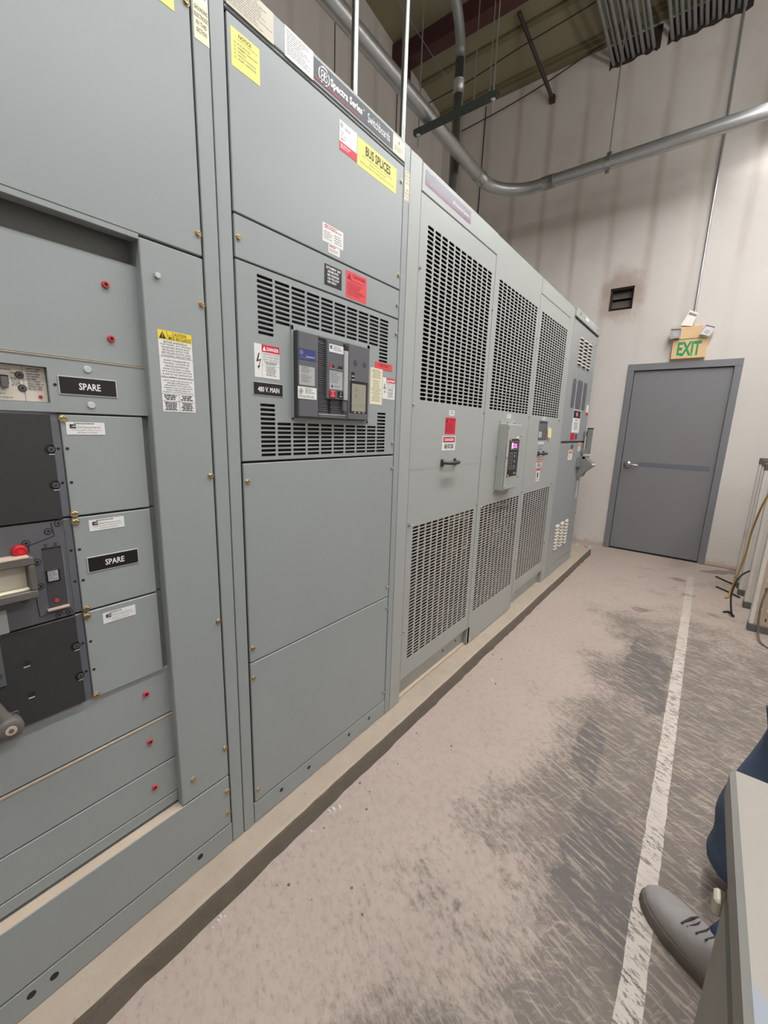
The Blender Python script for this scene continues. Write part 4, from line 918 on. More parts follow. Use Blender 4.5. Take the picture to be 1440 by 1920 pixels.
for (y0, y1, z0, z1) in ((1.781, 1.832, 1.446, 1.4705), (2.500, 2.558, 1.461, 1.4865), (3.184, 3.240, 1.474, 1.496)):
    mb = lab(T3, 0, y0, y1, z0, z1, 'lab_white'); mb.micro(.006, .003, .045, .020, 2, 'ink_soft', 0, .5, True); mb.build('terminal_label', T3)
mb = lab(T3, 0, 1.750, 1.850, 1.358, 1.4355, 'lab_crimson'); W, H = mb.W, mb.H; mb.text('DANGER', W * .34, H * .82, W * .93, H * .93, 'ink_dark_red', 0, .03); mb.poly([(W * .05, H * .72), (W * .25, H * .72), (W * .15, H * .93)], 'ink'); mb.micro(W * .06, H * .08, W * .94, H * .66, 9, 'ink_dark_red', 0, .35); mb.build('danger_label', T3, {'label': 'red arc flash label'})
mb = lab(T3, 0, 1.7325, 1.860, 1.280, 1.3485, 'lab_white'); W, H = mb.W, mb.H; mb.rect(W * .06, H * .56, W * .94, H * .94, 'lab_black', .0001); mb.rect(W * .09, H * .59, W * .91, H * .91, 'lab_crimson', .0003); mb.text('DANGER', W * .15, H * .65, W * .86, H * .85, 'ink_white', .0005, .02); mb.text('HIGH VOLTAGE', W * .16, H * .12, W * .86, H * .46, 'ink', .0002, .03); mb.build('danger_label', T3, {'label': 'white DANGER HIGH VOLTAGE label'})
# monitor box
mbx = MB(); mbx.box(0, .050, 2.393, 2.634, 1.026, 1.424, TP, .002); mbx.box(.050, .0535, 2.402, 2.630, 1.030, 1.421, TP, .0015)
for k in range(40): mbx.box(.0535, .0565, 2.398, 2.404, 1.036 + k * .0095, 1.042 + k * .0095, 'dusty_paint')
mon = mbx.build('monitor_box', T3, {'label': 'small hinged control box with a lit display'})
mb = MB(); mb.box(.0535, .0555, 2.440, 2.600, 1.108, 1.337, 'lab_black', .001); onx(mb, .0558, 2.440, 1.108)
mb.rect(.018, .165, .145, .214, 'lab_edge'); mb.rect(.020, .167, .143, .212, 'lab_black', .0003)
for k in range(4): mb.rect(.034, .172 + k * .009, .060, .177 + k * .009, 'digit_white', .0006)
mb.text('27%', .070, .176, .122, .200, 'digit_pink', .0006, .02); mb.rect(.064, .174, .128, .1755, 'digit_pink', .0006)
for (u0, u1) in ((.014, .050), (.060, .128)): mb.rect(u0, .045, u1, .145, 'lab_edge'); mb.rect(u0 + .002, .047, u1 - .002, .143, 'lab_black', .0003)
for k in range(3): mb.lathe(mb.pt(.094, .060 + k * .032), (1, 0, 0), [(0, .014), (.001, .013)], 'lab_blue', 14); mb.rect(.084, .060 + k * .032 - .004, .104, .060 + k * .032 + .004, 'lab_grey', .0015)
for k in range(4): mb.rect(.028, .06 + k * .02, .036, .064 + k * .02, 'digit_white' if k == 5 else 'lab_edge', .0006)
mb.text('GE', .10, .012, .125, .022, 'ink_white', .0004); mb.build('display_panel', mon, {'label': 'black keypad panel with pink glowing digits'})
screws(mon, 'steel', [(.0555, 2.448, 1.330), (.0555, 2.594, 1.330), (.0555, 2.448, 1.115), (.0555, 2.594, 1.115), (.0535, 2.622, 1.356), (.0535, 2.622, 1.10), (.0535, 2.412, 1.405), (.0535, 2.412, 1.225), (.0535, 2.412, 1.045)])
screws(T3, 'steel', [(0, 2.40, 1.436), (0, 2.51, 1.436), (0, 2.62, 1.436), (0, 2.382, 1.226), (0, 2.39, 1.010)])
mb = lab(mon, .0535, 2.553, 2.585, 1.340, 1.352, 'lab_white'); mb.build('label', mon)
# labels on third panel
mb = lab(T3, 0, 3.116, 3.311, 1.324, 1.465, 'lab_grey'); W, H = mb.W, mb.H; mb.rect(0, H * .88, W, H, 'lab_charcoal'); mb.rect(0, 0, W, H * .88, 'window_tint'); mb.micro(W * .04, H * .50, W * .96, H * .84, 9, 'ink_soft', .0002, .4); mb.rect(W * .04, H * .14, W * .42, H * .46, 'lab_grey', .0002); mb.micro(W * .5, H * .1, W * .95, H * .46, 7, 'ink_soft', .0002, .4); mb.build('rating_plate', T3, {'label': 'dark grey transformer rating plate'})
mb = MB(); mb.mesh([(.004, 3.318, 1.425), (.010, 3.395, 1.412), (.014, 3.385, 1.342), (.008, 3.320, 1.346), (.005, 3.318, 1.4255), (.011, 3.395, 1.4125), (.015, 3.385, 1.3425), (.009, 3.320, 1.3465)], [(0, 3, 2, 1), (4, 5, 6, 7), (0, 1, 5, 4), (2, 3, 7, 6), (1, 2, 6, 5), (3, 0, 4, 7)], 'tag_manila'); mb.build('manila_tag', T3, {'label': 'small cream hanging tag'})
mb = lab(T3, 0, 3.130, 3.280, 1.244, 1.316, 'lab_grey'); W, H = mb.W, mb.H; mb.micro(W * .06, H * .74, W * .94, H * .92, 1, 'lab_white', 0, .9); mb.rect(W * .06, H * .52, W * .94, H * .56, 'ink'); mb.micro(W * .06, H * .30, W * .9, H * .48, 2, 'ink_soft'); mb.micro(W * .1, H * .06, W * .9, H * .22, 1, 'ink'); mb.build('instruction_label', T3)
mb = lab(T3, 0, 3.140, 3.275, 1.117, 1.188, 'lab_white'); W, H = mb.W, mb.H; mb.rect(W * .06, H * .58, W * .94, H * .94, 'lab_black', .0001); mb.rect(W * .09, H * .61, W * .91, H * .91, 'lab_crimson', .0003); mb.text('DANGER', W * .18, H * .67, W * .82, H * .85, 'ink_white', .0005, .02); mb.text('HIGH', W * .22, H * .34, W * .76, H * .50, 'ink', .0002, .03); mb.text('VOLTAGE', W * .16, H * .12, W * .82, H * .28, 'ink', .0002, .03); mb.build('danger_label', T3, {'label': 'white DANGER HIGH VOLTAGE label'})
mb = lab(T3, 0, 3.168, 3.246, 1.014, 1.112, 'lab_white'); W, H = mb.W, mb.H; mb.rect(0, H * .82, W, H, 'lab_red'); mb.rect(W * .25, H * .30, W * .62, H * .68, 'ink'); mb.micro(W * .1, H * .04, W * .9, H * .24, 2, 'ink_soft'); mb.build('instruction_label', T3)

# ================================================================== DISCONNECT SWITCH SECTION
DP = 'disconnect_paint'
T4 = thing('disconnect_switch_cabinet', 'farthest grey cabinet with louvres, three viewing windows and operating mechanism', 'electrical cabinet', (-.6, 4.15, .076))
mb = MB(); mb.box(-1.2, -.02, 3.710, 4.585, .080, 2.372, DP, .003); mb.box(-.02, 0, 3.710, 3.732, .080, 2.37, DP, .001)
mb.box(-.02, 0, 4.568, 4.590, .080, 2.30, DP, .001); mb.box(-.02, -.001, 3.732, 4.568, 1.298, 1.312, 'dark_gap'); mb.box(-.02, .001, 3.732, 4.568, .080, .160, DP, .001)
for yy in (3.80, 4.05, 4.15, 4.45): mb.lathe((.001, yy, .120), (1, 0, 0), [(0, .007), (.0005, .007)], 'lab_black', 10)
mb.build('body', T4)
mb = MB(); mb.box(-.02, .012, 3.712, 4.588, 2.305, 2.374, TP, .003); mb.box(-.02, .002, 3.735, 4.570, 2.296, 2.305, 'dark_gap'); 
for yy in (3.84, 4.50): mb.lathe((.012, yy, 2.345), (1, 0, 0), [(0, .010), (.001, .010)], 'ink', 10)
mb.build('header', T4)
mb = lab(T4, .0125, 3.985, 4.345, 2.322, 2.364, 'lab_edge'); W, H = mb.W, mb.H; mb.rect(.008, .006, W - .008, H - .006, 'lab_grey', .0002); mb.micro(.03, H * .25, W * .5, H * .75, 1, 'ink_white', .0004, .9); mb.build('brand_plate', T4)
def lpanel(z0, z1, name, lz, ly, nr):
    mb = MB(); mb.box(-.02, 0.0, 3.736, 4.565, z0, z1, DP, .0015)
    o = mb.build(name, T4)
    for c in range(3):
        for r in range(nr):
            y0 = ly[0] + c * (ly[1] - ly[0]) / 2.62; z = lz[1] - r * (lz[1] - lz[0]) / nr
            mb = MB(); w_ = (ly[1] - ly[0]) / 2.62 * .64; h_ = (lz[1] - lz[0]) / nr * .62
            mb.mesh([(0, y0, z), (0, y0 + w_, z), (.014, y0 + .006, z - h_), (.014, y0 + w_ - .006, z - h_), (0, y0, z - h_), (0, y0 + w_, z - h_)], [(0, 2, 3, 1), (0, 4, 2), (1, 3, 5)], 'cream_plastic')
            mb.face([(.0006, y0, z - h_ - .006), (.0006, y0 + w_, z - h_ - .006), (.0006, y0 + w_, z - h_), (.0006, y0, z - h_)], 'lab_black'); mb.face([(.0, y0, z - h_), (.014, y0 + .006, z - h_), (.014, y0 + w_ - .006, z - h_), (0, y0 + w_, z - h_)], 'lab_black')
            mb.build('louvre', o)
    return o
up = lpanel(1.314, 2.294, 'upper_door', (1.962, 2.196), (3.962, 4.386), 8)
lo_ = lpanel(.165, 1.296, 'lower_door', (.305, .552), (3.875, 4.290), 8)
for (a, b) in ((3.893, 3.998), (4.048, 4.228), (4.278, 4.400)):
    mb = MB(); n_ = []; r_ = .03
    for (cy, cz, a0) in ((b - r_, 1.850 - r_, 0), (a + r_, 1.850 - r_, 90), (a + r_, 1.602 + r_, 180), (b - r_, 1.602 + r_, 270)):
        for k in range(5):
            th = math.radians(a0 + k * 22.5); n_.append((cy + r_ * math.cos(th), cz + r_ * math.sin(th)))
    mb.face([(.0015, *p) for p in n_], 'window_tint'); 
    for i in range(len(n_)): p, q = n_[i], n_[(i + 1) % len(n_)]; mb.face([(0, *p), (0, *q), (.0015, *q), (.0015, *p)], 'lab_black')
    mb.build('viewing_window', up)
def l4(y0, y1, z0, z1, bg): return lab(T4, .0006, y0, y1, z0, z1, bg)
mb = l4(4.020, 4.286, 1.391, 1.5945, 'lab_white'); W, H = mb.W, mb.H; mb.rect(W * .04, H * .64, W * .96, H * .97, 'lab_black'); mb.lathe(mb.pt(W * .5, H * .80), (1, 0, 0), [(0, .028), (.0003, .028)], 'lab_crimson', 16); mb.micro(W * .38, H * .73, W * .62, H * .87, 3, 'ink_white', .0006, .5); mb.text('WARNING', W * .3, H * .52, W * .7, H * .58, 'ink', 0, .02); mb.micro(W * .2, H * .1, W * .8, H * .45, 6, 'ink_soft', 0, .5, True); mb.build('warning_label', T4, {'label': 'tall white sign with a red disc on black'})
mb = l4(4.010, 4.155, 1.3225, 1.3865, 'lab_crimson'); mb.micro(.02, .008, .125, .055, 5, 'ink_dark_red'); mb.build('danger_label', T4)
mb = l4(4.180, 4.245, 1.33, 1.378, 'lab_charcoal'); mb.build('label', T4)
mb = l4(4.085, 4.150, 1.245, 1.280, 'lab_charcoal'); mb.build('label', T4)
mb = l4(4.010, 4.150, 1.142, 1.232, 'lab_white'); W, H = mb.W, mb.H; mb.rect(W * .1, H * .62, W * .9, H * .92, 'lab_orange'); mb.micro(W * .2, H * .1, W * .8, H * .5, 3, 'ink_soft'); mb.build('warning_label', T4)
mb = l4(4.335, 4.425, 1.217, 1.298, 'lab_white'); W, H = mb.W, mb.H; mb.rect(W * .1, H * .5, W * .9, H * .95, 'lab_orange'); mb.micro(W * .2, H * .1, W * .8, H * .4, 3, 'ink_soft'); mb.build('warning_label', T4)
mb = l4(4.475, 4.560, 1.56, 1.66, 'lab_white'); W, H = mb.W, mb.H; mb.rect(0, 0, W, H * .3, 'lab_crimson'); mb.build('warning_label', T4)
mb = l4(4.478, 4.530, .742, .912, 'lab_white'); mb.micro(.008, .02, .04, .14, 9, 'ink_soft'); mb.build('instruction_label', T4)
screws(T4, 'steel', [(0, 4.555, z) for z in (2.22, 1.80, .576, .40)])
mb = MB()
mb.box(0, .055, 4.47, 4.575, 1.190, 1.232, 'galvanised_dull', .004); mb.build('upper_bracket', T4); mb = MB(); mb.box(.0, .03, 4.50, 4.56, 1.36, 1.41, 'galvanised_dull', .004); mb.build('lever_stop', T4); mb = MB()
mb.mesh([(0, 4.33, 1.155), (0, 4.33, 1.065), (.03, 4.33, 1.155), (.03, 4.33, 1.065), (0, 4.46, 1.155), (0, 4.46, 1.065), (.03, 4.46, 1.155), (.03, 4.46, 1.065)], [(0, 1, 3, 2), (4, 6, 7, 5), (2, 3, 7, 6), (0, 2, 6, 4), (1, 5, 7, 3)], 'galvanised_dull')
# cast bracket, wedge shaped
prof = [(0, 1.165), (.055, 1.165), (.125, 1.100), (.120, 1.060), (.065, 1.010), (.045, .965), (0, .955)]
for yy, rev in ((4.40, False), (4.52, True)): mb.face([(x, yy, z) for x, z in (prof if not rev else prof[::-1])], 'galvanised_dull')
for i in range(len(prof)):
    p, q = prof[i], prof[(i + 1) % len(prof)]; mb.face([(p[0], 4.40, p[1]), (p[0], 4.52, p[1]), (q[0], 4.52, q[1]), (q[0], 4.40, q[1])], 'galvanised_dull')
mb.lathe((.12, 4.46, 1.085), (1, 0, 0), [(0, .018), (.015, .018), (.015, .012), (.03, .012)], 'steel', 12)
mb.tube([(.05, 4.40, 1.155), (.05, 4.58, 1.155)], .014, 'steel', 10)
mech = mb.build('operating_mechanism', T4, {'label': 'grey cast switch operating bracket'})
mb = MB(); mb.box(.030, .082, 4.50, 4.512, 1.19, 1.442, 'galvanised_dull', .002); mb.box(.030, .038, 4.50, 4.545, 1.19, 1.442, 'galvanised_dull', .002); mb.box(.030, .082, 4.50, 4.545, 1.430, 1.442, 'galvanised_dull', .002); mb.build('operating_lever', T4)

# ================================================================== EXIT SIGN, TAG, CONDUITS
ex = thing('exit_sign', 'beige exit sign with green EXIT letters and two lamp heads over door', 'exit sign', (.67, WY, 2.21))
mb = MB(); mb.box(.523, .827, WY - .05, WY - .004, 2.208, 2.408, 'exit_beige', .006); mb.plane((.523, WY - .0505, 2.208), (1, 0, 0), ZD)
mb.text('EXIT', .050, .030, .256, .172, 'exit_green', .0004, .035); mb.rect(.004, .194, .300, .200, 'exit_green', .0004)
for (u, v) in ((.050, .032), (.118, .032), (.175, .04)): mb.rect(u, v, u + .03, v + .006, 'exit_glow', .0008)
mb.build('sign_box', ex)
mb = MB(); mb.box(.568, .765, WY - .055, WY, 2.405, 2.535, 'exit_beige', .005); mb.build('battery_box', ex)
def head(q, back, nm):
    mb = MB(); f = [Vector((x, WY - .085 - k, z)) for x, z, k in q]; c = sum(f, Vector()) / 4
    n_ = (f[1] - f[0]).cross(f[2] - f[0]).normalized(); n_ = n_ if n_.y < 0 else -n_
    r0 = [c + (p - c) * .62 - n_ * .055 for p in f]; r1 = [c + (p - c) * .97 - n_ * .01 for p in f]
    inn = [c + (p - c) * .86 - n_ * .0 for p in f]; lens = [c + (p - c) * .80 - n_ * .012 for p in f]
    for i in range(4):
        j = (i + 1) % 4; mb.face([f[i], f[j], inn[j], inn[i]], 'lamp_lens'); mb.face([inn[i], inn[j], lens[j], lens[i]], 'lamp_lens'); mb.face([f[i], f[j], r1[j], r1[i]], 'lamp_shell'); mb.face([r1[i], r1[j], r0[j], r0[i]], 'lamp_shell')
    mb.face(lens, 'lamp_lens'); mb.face(r0, 'lamp_shell')
    lo2 = c - Vector((0, 0, .012)) - n_ * .011; mb.lathe(lo2, n_, [(0, .024), (.004, .020)], 'lab_grey', 14)
    mb.tube([c - n_ * .05, Vector(back)], .012, 'lamp_shell', 8)
    mb.build(nm, ex, {'label': 'square emergency lamp head with grey lens'})
head([(.487, 2.520, 0), (.588, 2.516, 0), (.590, 2.418, .02), (.495, 2.412, .02)], (.585, WY - .03, 2.46), 'lamp_head')
head([(.786, 2.534, 0), (.879, 2.500, 0), (.833, 2.408, .02), (.742, 2.440, .02)], (.75, WY - .03, 2.47), 'lamp_head')
mb = MB(); p = [Vector(q) for q in ((.631, WY - .030, 2.700), (.705, WY - .030, 2.660), (.672, WY - .062, 2.530), (.570, WY - .062, 2.548))]
off = Vector((0, .001, 0)); mb.face(p[::-1], 'tag_paper'); mb.face([a + off for a in p], 'tag_paper')
for i in range(4): mb.face([p[i], p[(i + 1) % 4], p[(i + 1) % 4] + off, p[i] + off], 'tag_paper')
A, B = (p[0] * .88 + p[3] * .12), (p[1] * .88 + p[2] * .12); C_, D_ = (p[0] * .72 + p[3] * .28), (p[1] * .72 + p[2] * .28); e = Vector((0, -.0008, 0))
mb.face([A + (B - A) * .08 + e, C_ + (D_ - C_) * .08 + e, C_ + (D_ - C_) * .94 + e, A + (B - A) * .94 + e], 'ink_soft')
mb.tube([(.668, WY - .030, 2.690), (.672, WY - .028, 2.72)], .0015, 'wire_black', 5)
mb.build('inspection_tag', None, P_('white inspection tag hanging from conduit above the exit sign', 'tag', (.64, WY - .04, 2.62)))

def conduit(name, label, pts, r, m, n=14, group=None, cat='conduit', bands=(), extra=None):
    t = thing(name, label, cat, pts[0], group)
    mb = MB(); mb.tube(pts, r, m, n); mb.build('pipe', t)
    for (c, ax, rr, ln, nm) in bands:
        c = Vector(c); ax = Vector(ax).normalized(); mb = MB(); mb.lathe(c - ax * ln / 2, ax, [(0, rr), (ln * .04, rr + .001), (ln * .9, rr + .001), (ln * .9, rr + .004), (ln, rr + .004)], 'galvanised', 22)
        for k in range(4): mb.lathe(c + ax * (ln * (-.3 + .2 * k)) + Vector((0, 0, -rr)), (0, 0, -1), [(0, .005), (.008, .004)], 'steel', 8)
        mb.build(nm, t)
    return t
EX = .44
arc = [(-1.27 + .0 + EX - EX * math.cos(a), 4.42 + EX * math.sin(a), 3.94) for a in [math.pi / 2 * i / 14 for i in range(15)]]
main_pts = [(-1.225, -2.0, 3.94), (-1.235, 2.0, 3.94), (-1.27, 4.1, 3.94)] + arc + [(0.0, 4.858, 3.94), (4.45, 4.84, 3.94)]
mt = conduit('overhead_conduit', 'large galvanised conduit running overhead with a wide elbow towards right', main_pts, .057, 'conduit_dark', 28,
        bands=[((-1.27, 4.36, 3.94), (0, 1, 0), .061, .12, 'coupling'), ((-.73, 4.860, 3.94), (1, 0, 0), .061, .13, 'coupling')])
mb = MB()
for x_ in (-.165,): mb.lathe((x_ - .022, 4.858, 3.94), (1, 0, 0), [(0, .0625), (.044, .0625)], 'steel', 22); mb.box(x_ - .022, x_ + .022, 4.846, 4.870, 3.845, 3.880, 'steel', .003); mb.box(x_ - .022, x_ + .022, 4.846, 4.870, 3.998, 4.03, 'steel', .003)
mb.tube([(-.165, 4.858, 3.99), (-.150, 4.83, 5.69)], .0055, 'galvanised', 8); mb.build('clamp_hanger', mt)
# trapeze strut
tz = thing('strut_trapeze', 'dark green slotted strut hung on two rods under the overhead conduit', 'pipe hanger', (-1.0, 3.347, 3.86))
SY = 3.347
mb = MB()
for s_ in ((-1.385, -.630, SY - .0205, SY - .0165, 3.839, 3.876), (-1.385, -.630, SY + .0165, SY + .0205, 3.839, 3.876), (-1.385, -.630, SY - .0205, SY + .0205, 3.835, 3.839)): mb.box(*s_, 'strut_green')
for k in range(12): mb.box(-1.33 + k * .057, -1.305 + k * .057, SY - .007, SY + .007, 3.8342, 3.8348, 'lab_black')
mb.build('strut_channel', tz)
for x_ in (-1.345, -.672):
    mb = MB(); mb.tube([(x_, SY, 3.74), (x_, SY, RZ(SY) - .004)], .0055, 'galvanised', 8); mb.build('rod', tz)
    mb = MB(); mb.lathe((x_, SY, 3.834), (0, 0, -1), [(0, .020), (.003, .020), (.003, .011), (.012, .011)], 'steel', 12); mb.build('nut', tz)
mb = MB(); mb.lathe((-1.257, 3.332, 3.94), (0, 1, 0), [(0, .0595), (.03, .0595)], 'galvanised', 22); mb.build('strap', mt)
for (x_, z_, lb) in ((-1.139, 4.30, 'thin hanging rod behind the dark green strut, the left of two'), (-.990, 4.32, 'thin hanging rod behind the dark green strut, the right of two')):
    mb = MB(); mb.tube([(x_, 3.9, z_), (x_, 3.9, RZ(3.9) - .003)], .005, 'galvanised', 8); mb.build('hanging_rod', None, P_(lb, 'threaded rod', (x_, 3.9, z_)))
# rising conduits
for (x_, y_, lb) in ((-.25, 1.352, 'bright vertical conduit rising from the cabinet top, left of the pair'), (-.25, 1.662, 'bright vertical conduit rising from the cabinet top, right of the pair')):
    t = thing('riser_conduit', lb, 'conduit', (x_, y_, 2.366), 'bright risers on the switchboard top')
    mb = MB(); mb.tube([(x_, y_, 2.366), (x_, y_ + .012, RZ(y_))], .0135, 'bright_emt', 16); mb.build('pipe', t)
    mb = MB(); mb.lathe((x_, y_, 2.366), (0, 0, 1), [(0, .022), (.006, .022), (.006, .018), (.03, .018)], 'steel', 12); mb.build('connector', t)
bend = [(-1.42, 4.1 - .55 * (1 - math.cos(a)), 4.85 + .55 * math.sin(a)) for a in [math.pi / 2 * i / 10 for i in range(11)]]
conduit('rear_conduit', 'dull grey conduit rising behind the transformer and bending towards viewer', [(-1.42, 4.1, 2.0), (-1.42, 4.1, 4.85)] + bend + [(-1.42, 1.5, 5.4)], .047, 'galvanised_dull', 20, bands=[((-1.42, 4.1, 4.62), (0, 0, 1), .050, .12, 'coupling')])
conduit('wall_conduit', 'thin vertical conduit on the far wall feeding the exit sign', [(.672, WY - .018, 2.52), (.668, WY - .018, 4.3), (.657, WY - .018, 5.32)], .0115, 'conduit_dark', 10)
# conduit bundles passing through the wall
k = 0
for (x0, nn, grp, lbl) in ((-.43, 9, 'left bundle of parallel conduits under roof', 'thin grey conduit in the left bundle entering far wall under the roof'),
                      (.10, 13, 'right bundle of parallel conduits under roof', 'thin grey conduit in the right bundle entering far wall under the roof')):
    for i in range(nn):
        x_ = x0 + i * .0465; dz = .02 * (i % 2)
        mb = MB(); mb.tube([(x_, WY + .02, 5.32 + dz), (x_ + .01, 4.6, 5.33 + dz), (x_ + .03, -2.0, 5.33 + dz)], .0165, 'galvanised_dull', 10)
        mb.build('ceiling_conduit', None, P_(lbl, 'conduit', (x_, WY, 5.32), grp))
# ragged dark openings where the bundles enter
for i, (a, b) in enumerate(((-.47, 0.0), (.06, .72))):
    mb = MB(); pts = [(a + (b - a) * k / 16, 5.29 + random.uniform(-.018, .01)) for k in range(17)]
    mb.face([(x, WY - .004, z) for x, z in pts] + [(b, WY - .004, 5.50), (a, WY - .004, 5.50)], 'brown_steel'); st('trim_%d' % (12 + i), mb)
# diagonal brace rod
t = thing('sway_brace', 'dark brown brace pipe slanting from far wall up to the roof', 'brace', (-1.06, WY, 5.24))
mb = MB(); mb.tube([(-1.06, WY - .04, 5.24), (-1.225, 4.90, 5.655)], .021, 'brown_steel', 10); mb.build('pipe', t)
mb = MB(); mb.box(-1.09, -1.03, WY - .06, WY, 5.20, 5.27, 'brown_steel', .006); mb.build('bracket', t)
def cable(name, label, pts, r, m, cat='cable', grp=None, nseg=8):
    P = [Vector(p) for p in pts]; out = []
    for i in range(len(P) - 1):
        p0 = P[max(i - 1, 0)]; p1 = P[i]; p2 = P[i + 1]; p3 = P[min(i + 2, len(P) - 1)]
        for k in range(nseg):
            t = k / nseg; out.append(.5 * ((2 * p1) + (-p0 + p2) * t + (2 * p0 - 5 * p1 + 4 * p2 - p3) * t * t + (-p0 + 3 * p1 - 3 * p2 + p3) * t ** 3))
    out.append(P[-1]); mb = MB(); mb.tube(out, r, m, 8); return mb.build(name, None, P_(label, cat, tuple(P[0]), grp))
cable('ceiling_cable', 'thin dark cable sagging under the roof near the far wall', [(-2.5, 5.2, 5.50), (-1.9, 5.15, 5.47), (-1.3, 5.1, 5.49), (-.6, 5.1, 5.53), (.3, 5.1, 5.6)], .006, 'brown_steel')
cable('wall_cable', 'thin dark cable slanting along the top of the far wall', [(-2.3, 5.62, 5.30), (-1.7, 5.62, 5.34), (-1.2, 5.62, 5.40), (-.55, 5.62, 5.52), (-.12, 5.62, 5.52)], .006, 'brown_steel')
cable('ceiling_wire', 'pale thin wire running under the roof past the rafter', [(-1.95, 2.2, 5.42), (-1.95, 3.7, 5.35), (-2.0, 4.95, 5.32)], .004, 'galvanised_dull')

# ================================================================== LEANING PANELS AND CORDS
PAN = [(5.16, 1.395, 1.16, 'rearmost, nearest the wall'), (4.98, 1.405, 1.15, 'second from the wall'), (4.76, 1.405, 1.13, 'third from the wall'), (4.42, 1.425, 1.12, 'with the bright white edge'), (3.90, 1.425, 1.15, 'frontmost, with the wide beige face')]
for i, (y, x, h, w_) in enumerate(PAN):
    t = thing('equipment_panel', 'upright dusty slotted metal panel leaning at right, ' + w_, 'metal panel', (x + .3, y, 0), 'stack of slotted metal panels')
    wd = .62; fm = 'panel_beige' if i in (4, 0) else 'panel_white'
    mb = MB(); mb.box(x, x + wd, y, y + .05, .05, h, fm, .003)
    
    for c in range(3):
        for k in range(14): mb.box(x + .045 + c * .035, x + .052 + c * .035, y - .0015, y, .09 + k * .075, .115 + k * .075, 'lab_cream' if (k % 3) else 'cavity')
    for k in range(28): mb.lathe((x + .012, y, .08 + k * .037), (0, -1, 0), [(0, .002), (.0005, .002)], 'lab_black', 6)
    mb.build('sheet', t)
    mb = MB(); mb.box(x - .006, x + wd, y - .012, y + .062, 0, .055, 'panel_cap', .003); mb.build('bottom_cap', t)
    mb = MB(); mb.box(x - .006, x + wd, y - .012, y + .062, h - .002, h + .055, 'panel_cap', .003); mb.build('top_cap', t)
    mb = MB(); mb.box(x - .004, x + .022, y - .008, y + .058, .055, h, 'panel_white', .003); mb.build('edge_strip', t)
cable('yellow_cord', 'yellow cord draped over the leaning panels down to the floor', [(1.50, 4.32, 1.18), (1.412, 4.36, .93), (1.392, 4.60, .62), (1.385, 4.66, .36), (1.345, 4.68, .06), (1.33, 4.60, .007), (1.31, 4.56, .007)], .007, 'cord_yellow', 'cord')
cable('black_cable', 'black cable looping from the leaning panels onto the floor', [(1.405, 4.33, .34), (1.345, 4.22, .30), (1.315, 4.16, .17), (1.335, 4.10, .03), (1.352, 4.12, .009), (1.325, 4.19, .009), (1.29, 4.16, .009)], .007, 'wire_black', 'cable')
cable('black_cable', 'straight black cable end lying on floor towards the door', [(1.25, 5.23, .008), (1.33, 5.12, .008), (1.42, 5.02, .008)], .007, 'wire_black', 'cable')
cable('black_cable', 'black cable lying on floor below the yellow cord', [(1.25, 4.86, .008), (1.33, 4.77, .008), (1.41, 4.66, .008)], .007, 'wire_black', 'cable')
cable('grey_cable', 'thin grey cable curled in front of the beige panel', [(1.50, 3.84, .46), (1.455, 3.78, .28), (1.46, 3.74, .08), (1.49, 3.66, .008), (1.60, 3.55, .008)], .006, 'panel_cap', 'cable')

# ================================================================== METAL BOX LOWER RIGHT
bxx = 1.097
t = thing('metal_enclosure', 'low grey metal enclosure with dusty flat lid beside the viewer', 'metal box', (1.45, .2, 0))
mb = MB(); mb.box(bxx, 1.85, -.45, .741, .848, .900, 'box_side', .006); mb.face([(bxx + .006, -.44, .9003), (1.84, -.44, .9003), (1.84, .735, .9003), (bxx + .006, .735, .9003)], 'box_top'); mb.build('lid', t)
mb = MB(); mb.box(bxx + .006, 1.84, -.44, .610, 0, .850, 'box_side', .004); mb.build('body', t)
for (yy, zz) in ((.600, .800), (.600, .515)):
    mb = MB(); mb.box(bxx - .006, bxx + .008, yy - .012, yy + .010, zz - .012, zz + .012, 'lab_cream_dark', .003); mb.build('latch', t)
mb = MB(); mb.box(bxx + .001, bxx + .008, .20, .58, .05, .83, 'box_side', .003); mb.build('door', t)

# ================================================================== PERSON KNEELING
def skin(name, joints, edges, parent, mat, sub=2, root=0):
    off = Vector((0, 0, 0)); p = parent
    while p is not None: off += p.location; p = p.parent
    me = bpy.data.meshes.new(name); me.from_pydata([tuple(Vector(j[0]) - off) for j in joints], edges, []); me.update()
    o = bpy.data.objects.new(name, me); COL.objects.link(o); o.parent = parent
    m = o.modifiers.new('skin', 'SKIN'); m.use_smooth_shade = True
    sv = me.skin_vertices[0].data if me.skin_vertices else None
    if sv is None:
        import bmesh
        bm = bmesh.new(); bm.from_mesh(me); bm.verts.layers.skin.verify(); bm.to_mesh(me); bm.free(); sv = me.skin_vertices[0].data
    for i, j in enumerate(joints):
        r = j[1]; sv[i].radius = (r, r) if not isinstance(r, tuple) else r; sv[i].use_root = (i == root)
    s_ = o.modifiers.new('sub', 'SUBSURF'); s_.levels = sub; s_.render_levels = sub
    o.data.materials.append(MATS[mat]); return o
pr = thing('person', 'person in blue jeans and grey work boot kneeling behind the metal enclosure', 'person', (1.45, 1.3, 0))
Hp = Vector((1.50, 1.42, .56)); d = Vector((-.76, .65, 0)).normalized(); rt = Vector((.65, .76, 0)).normalized()
hl, hr = Vector((1.52, 1.31, .55)), Vector((1.385, 1.51, .55))
kl, al = Vector((1.45, 1.10, .49)), Vector((1.262, 1.155, .13))
kr, ar = Vector((1.262, 1.485, .115)), Vector((1.66, 1.62, .08))
ch = Vector((1.60, 1.36, .86)); nk = Vector((1.70, 1.30, 1.08)); rt = Vector((.35, .94, 0)).normalized(); d = Vector((-.94, .35, 0)).normalized()
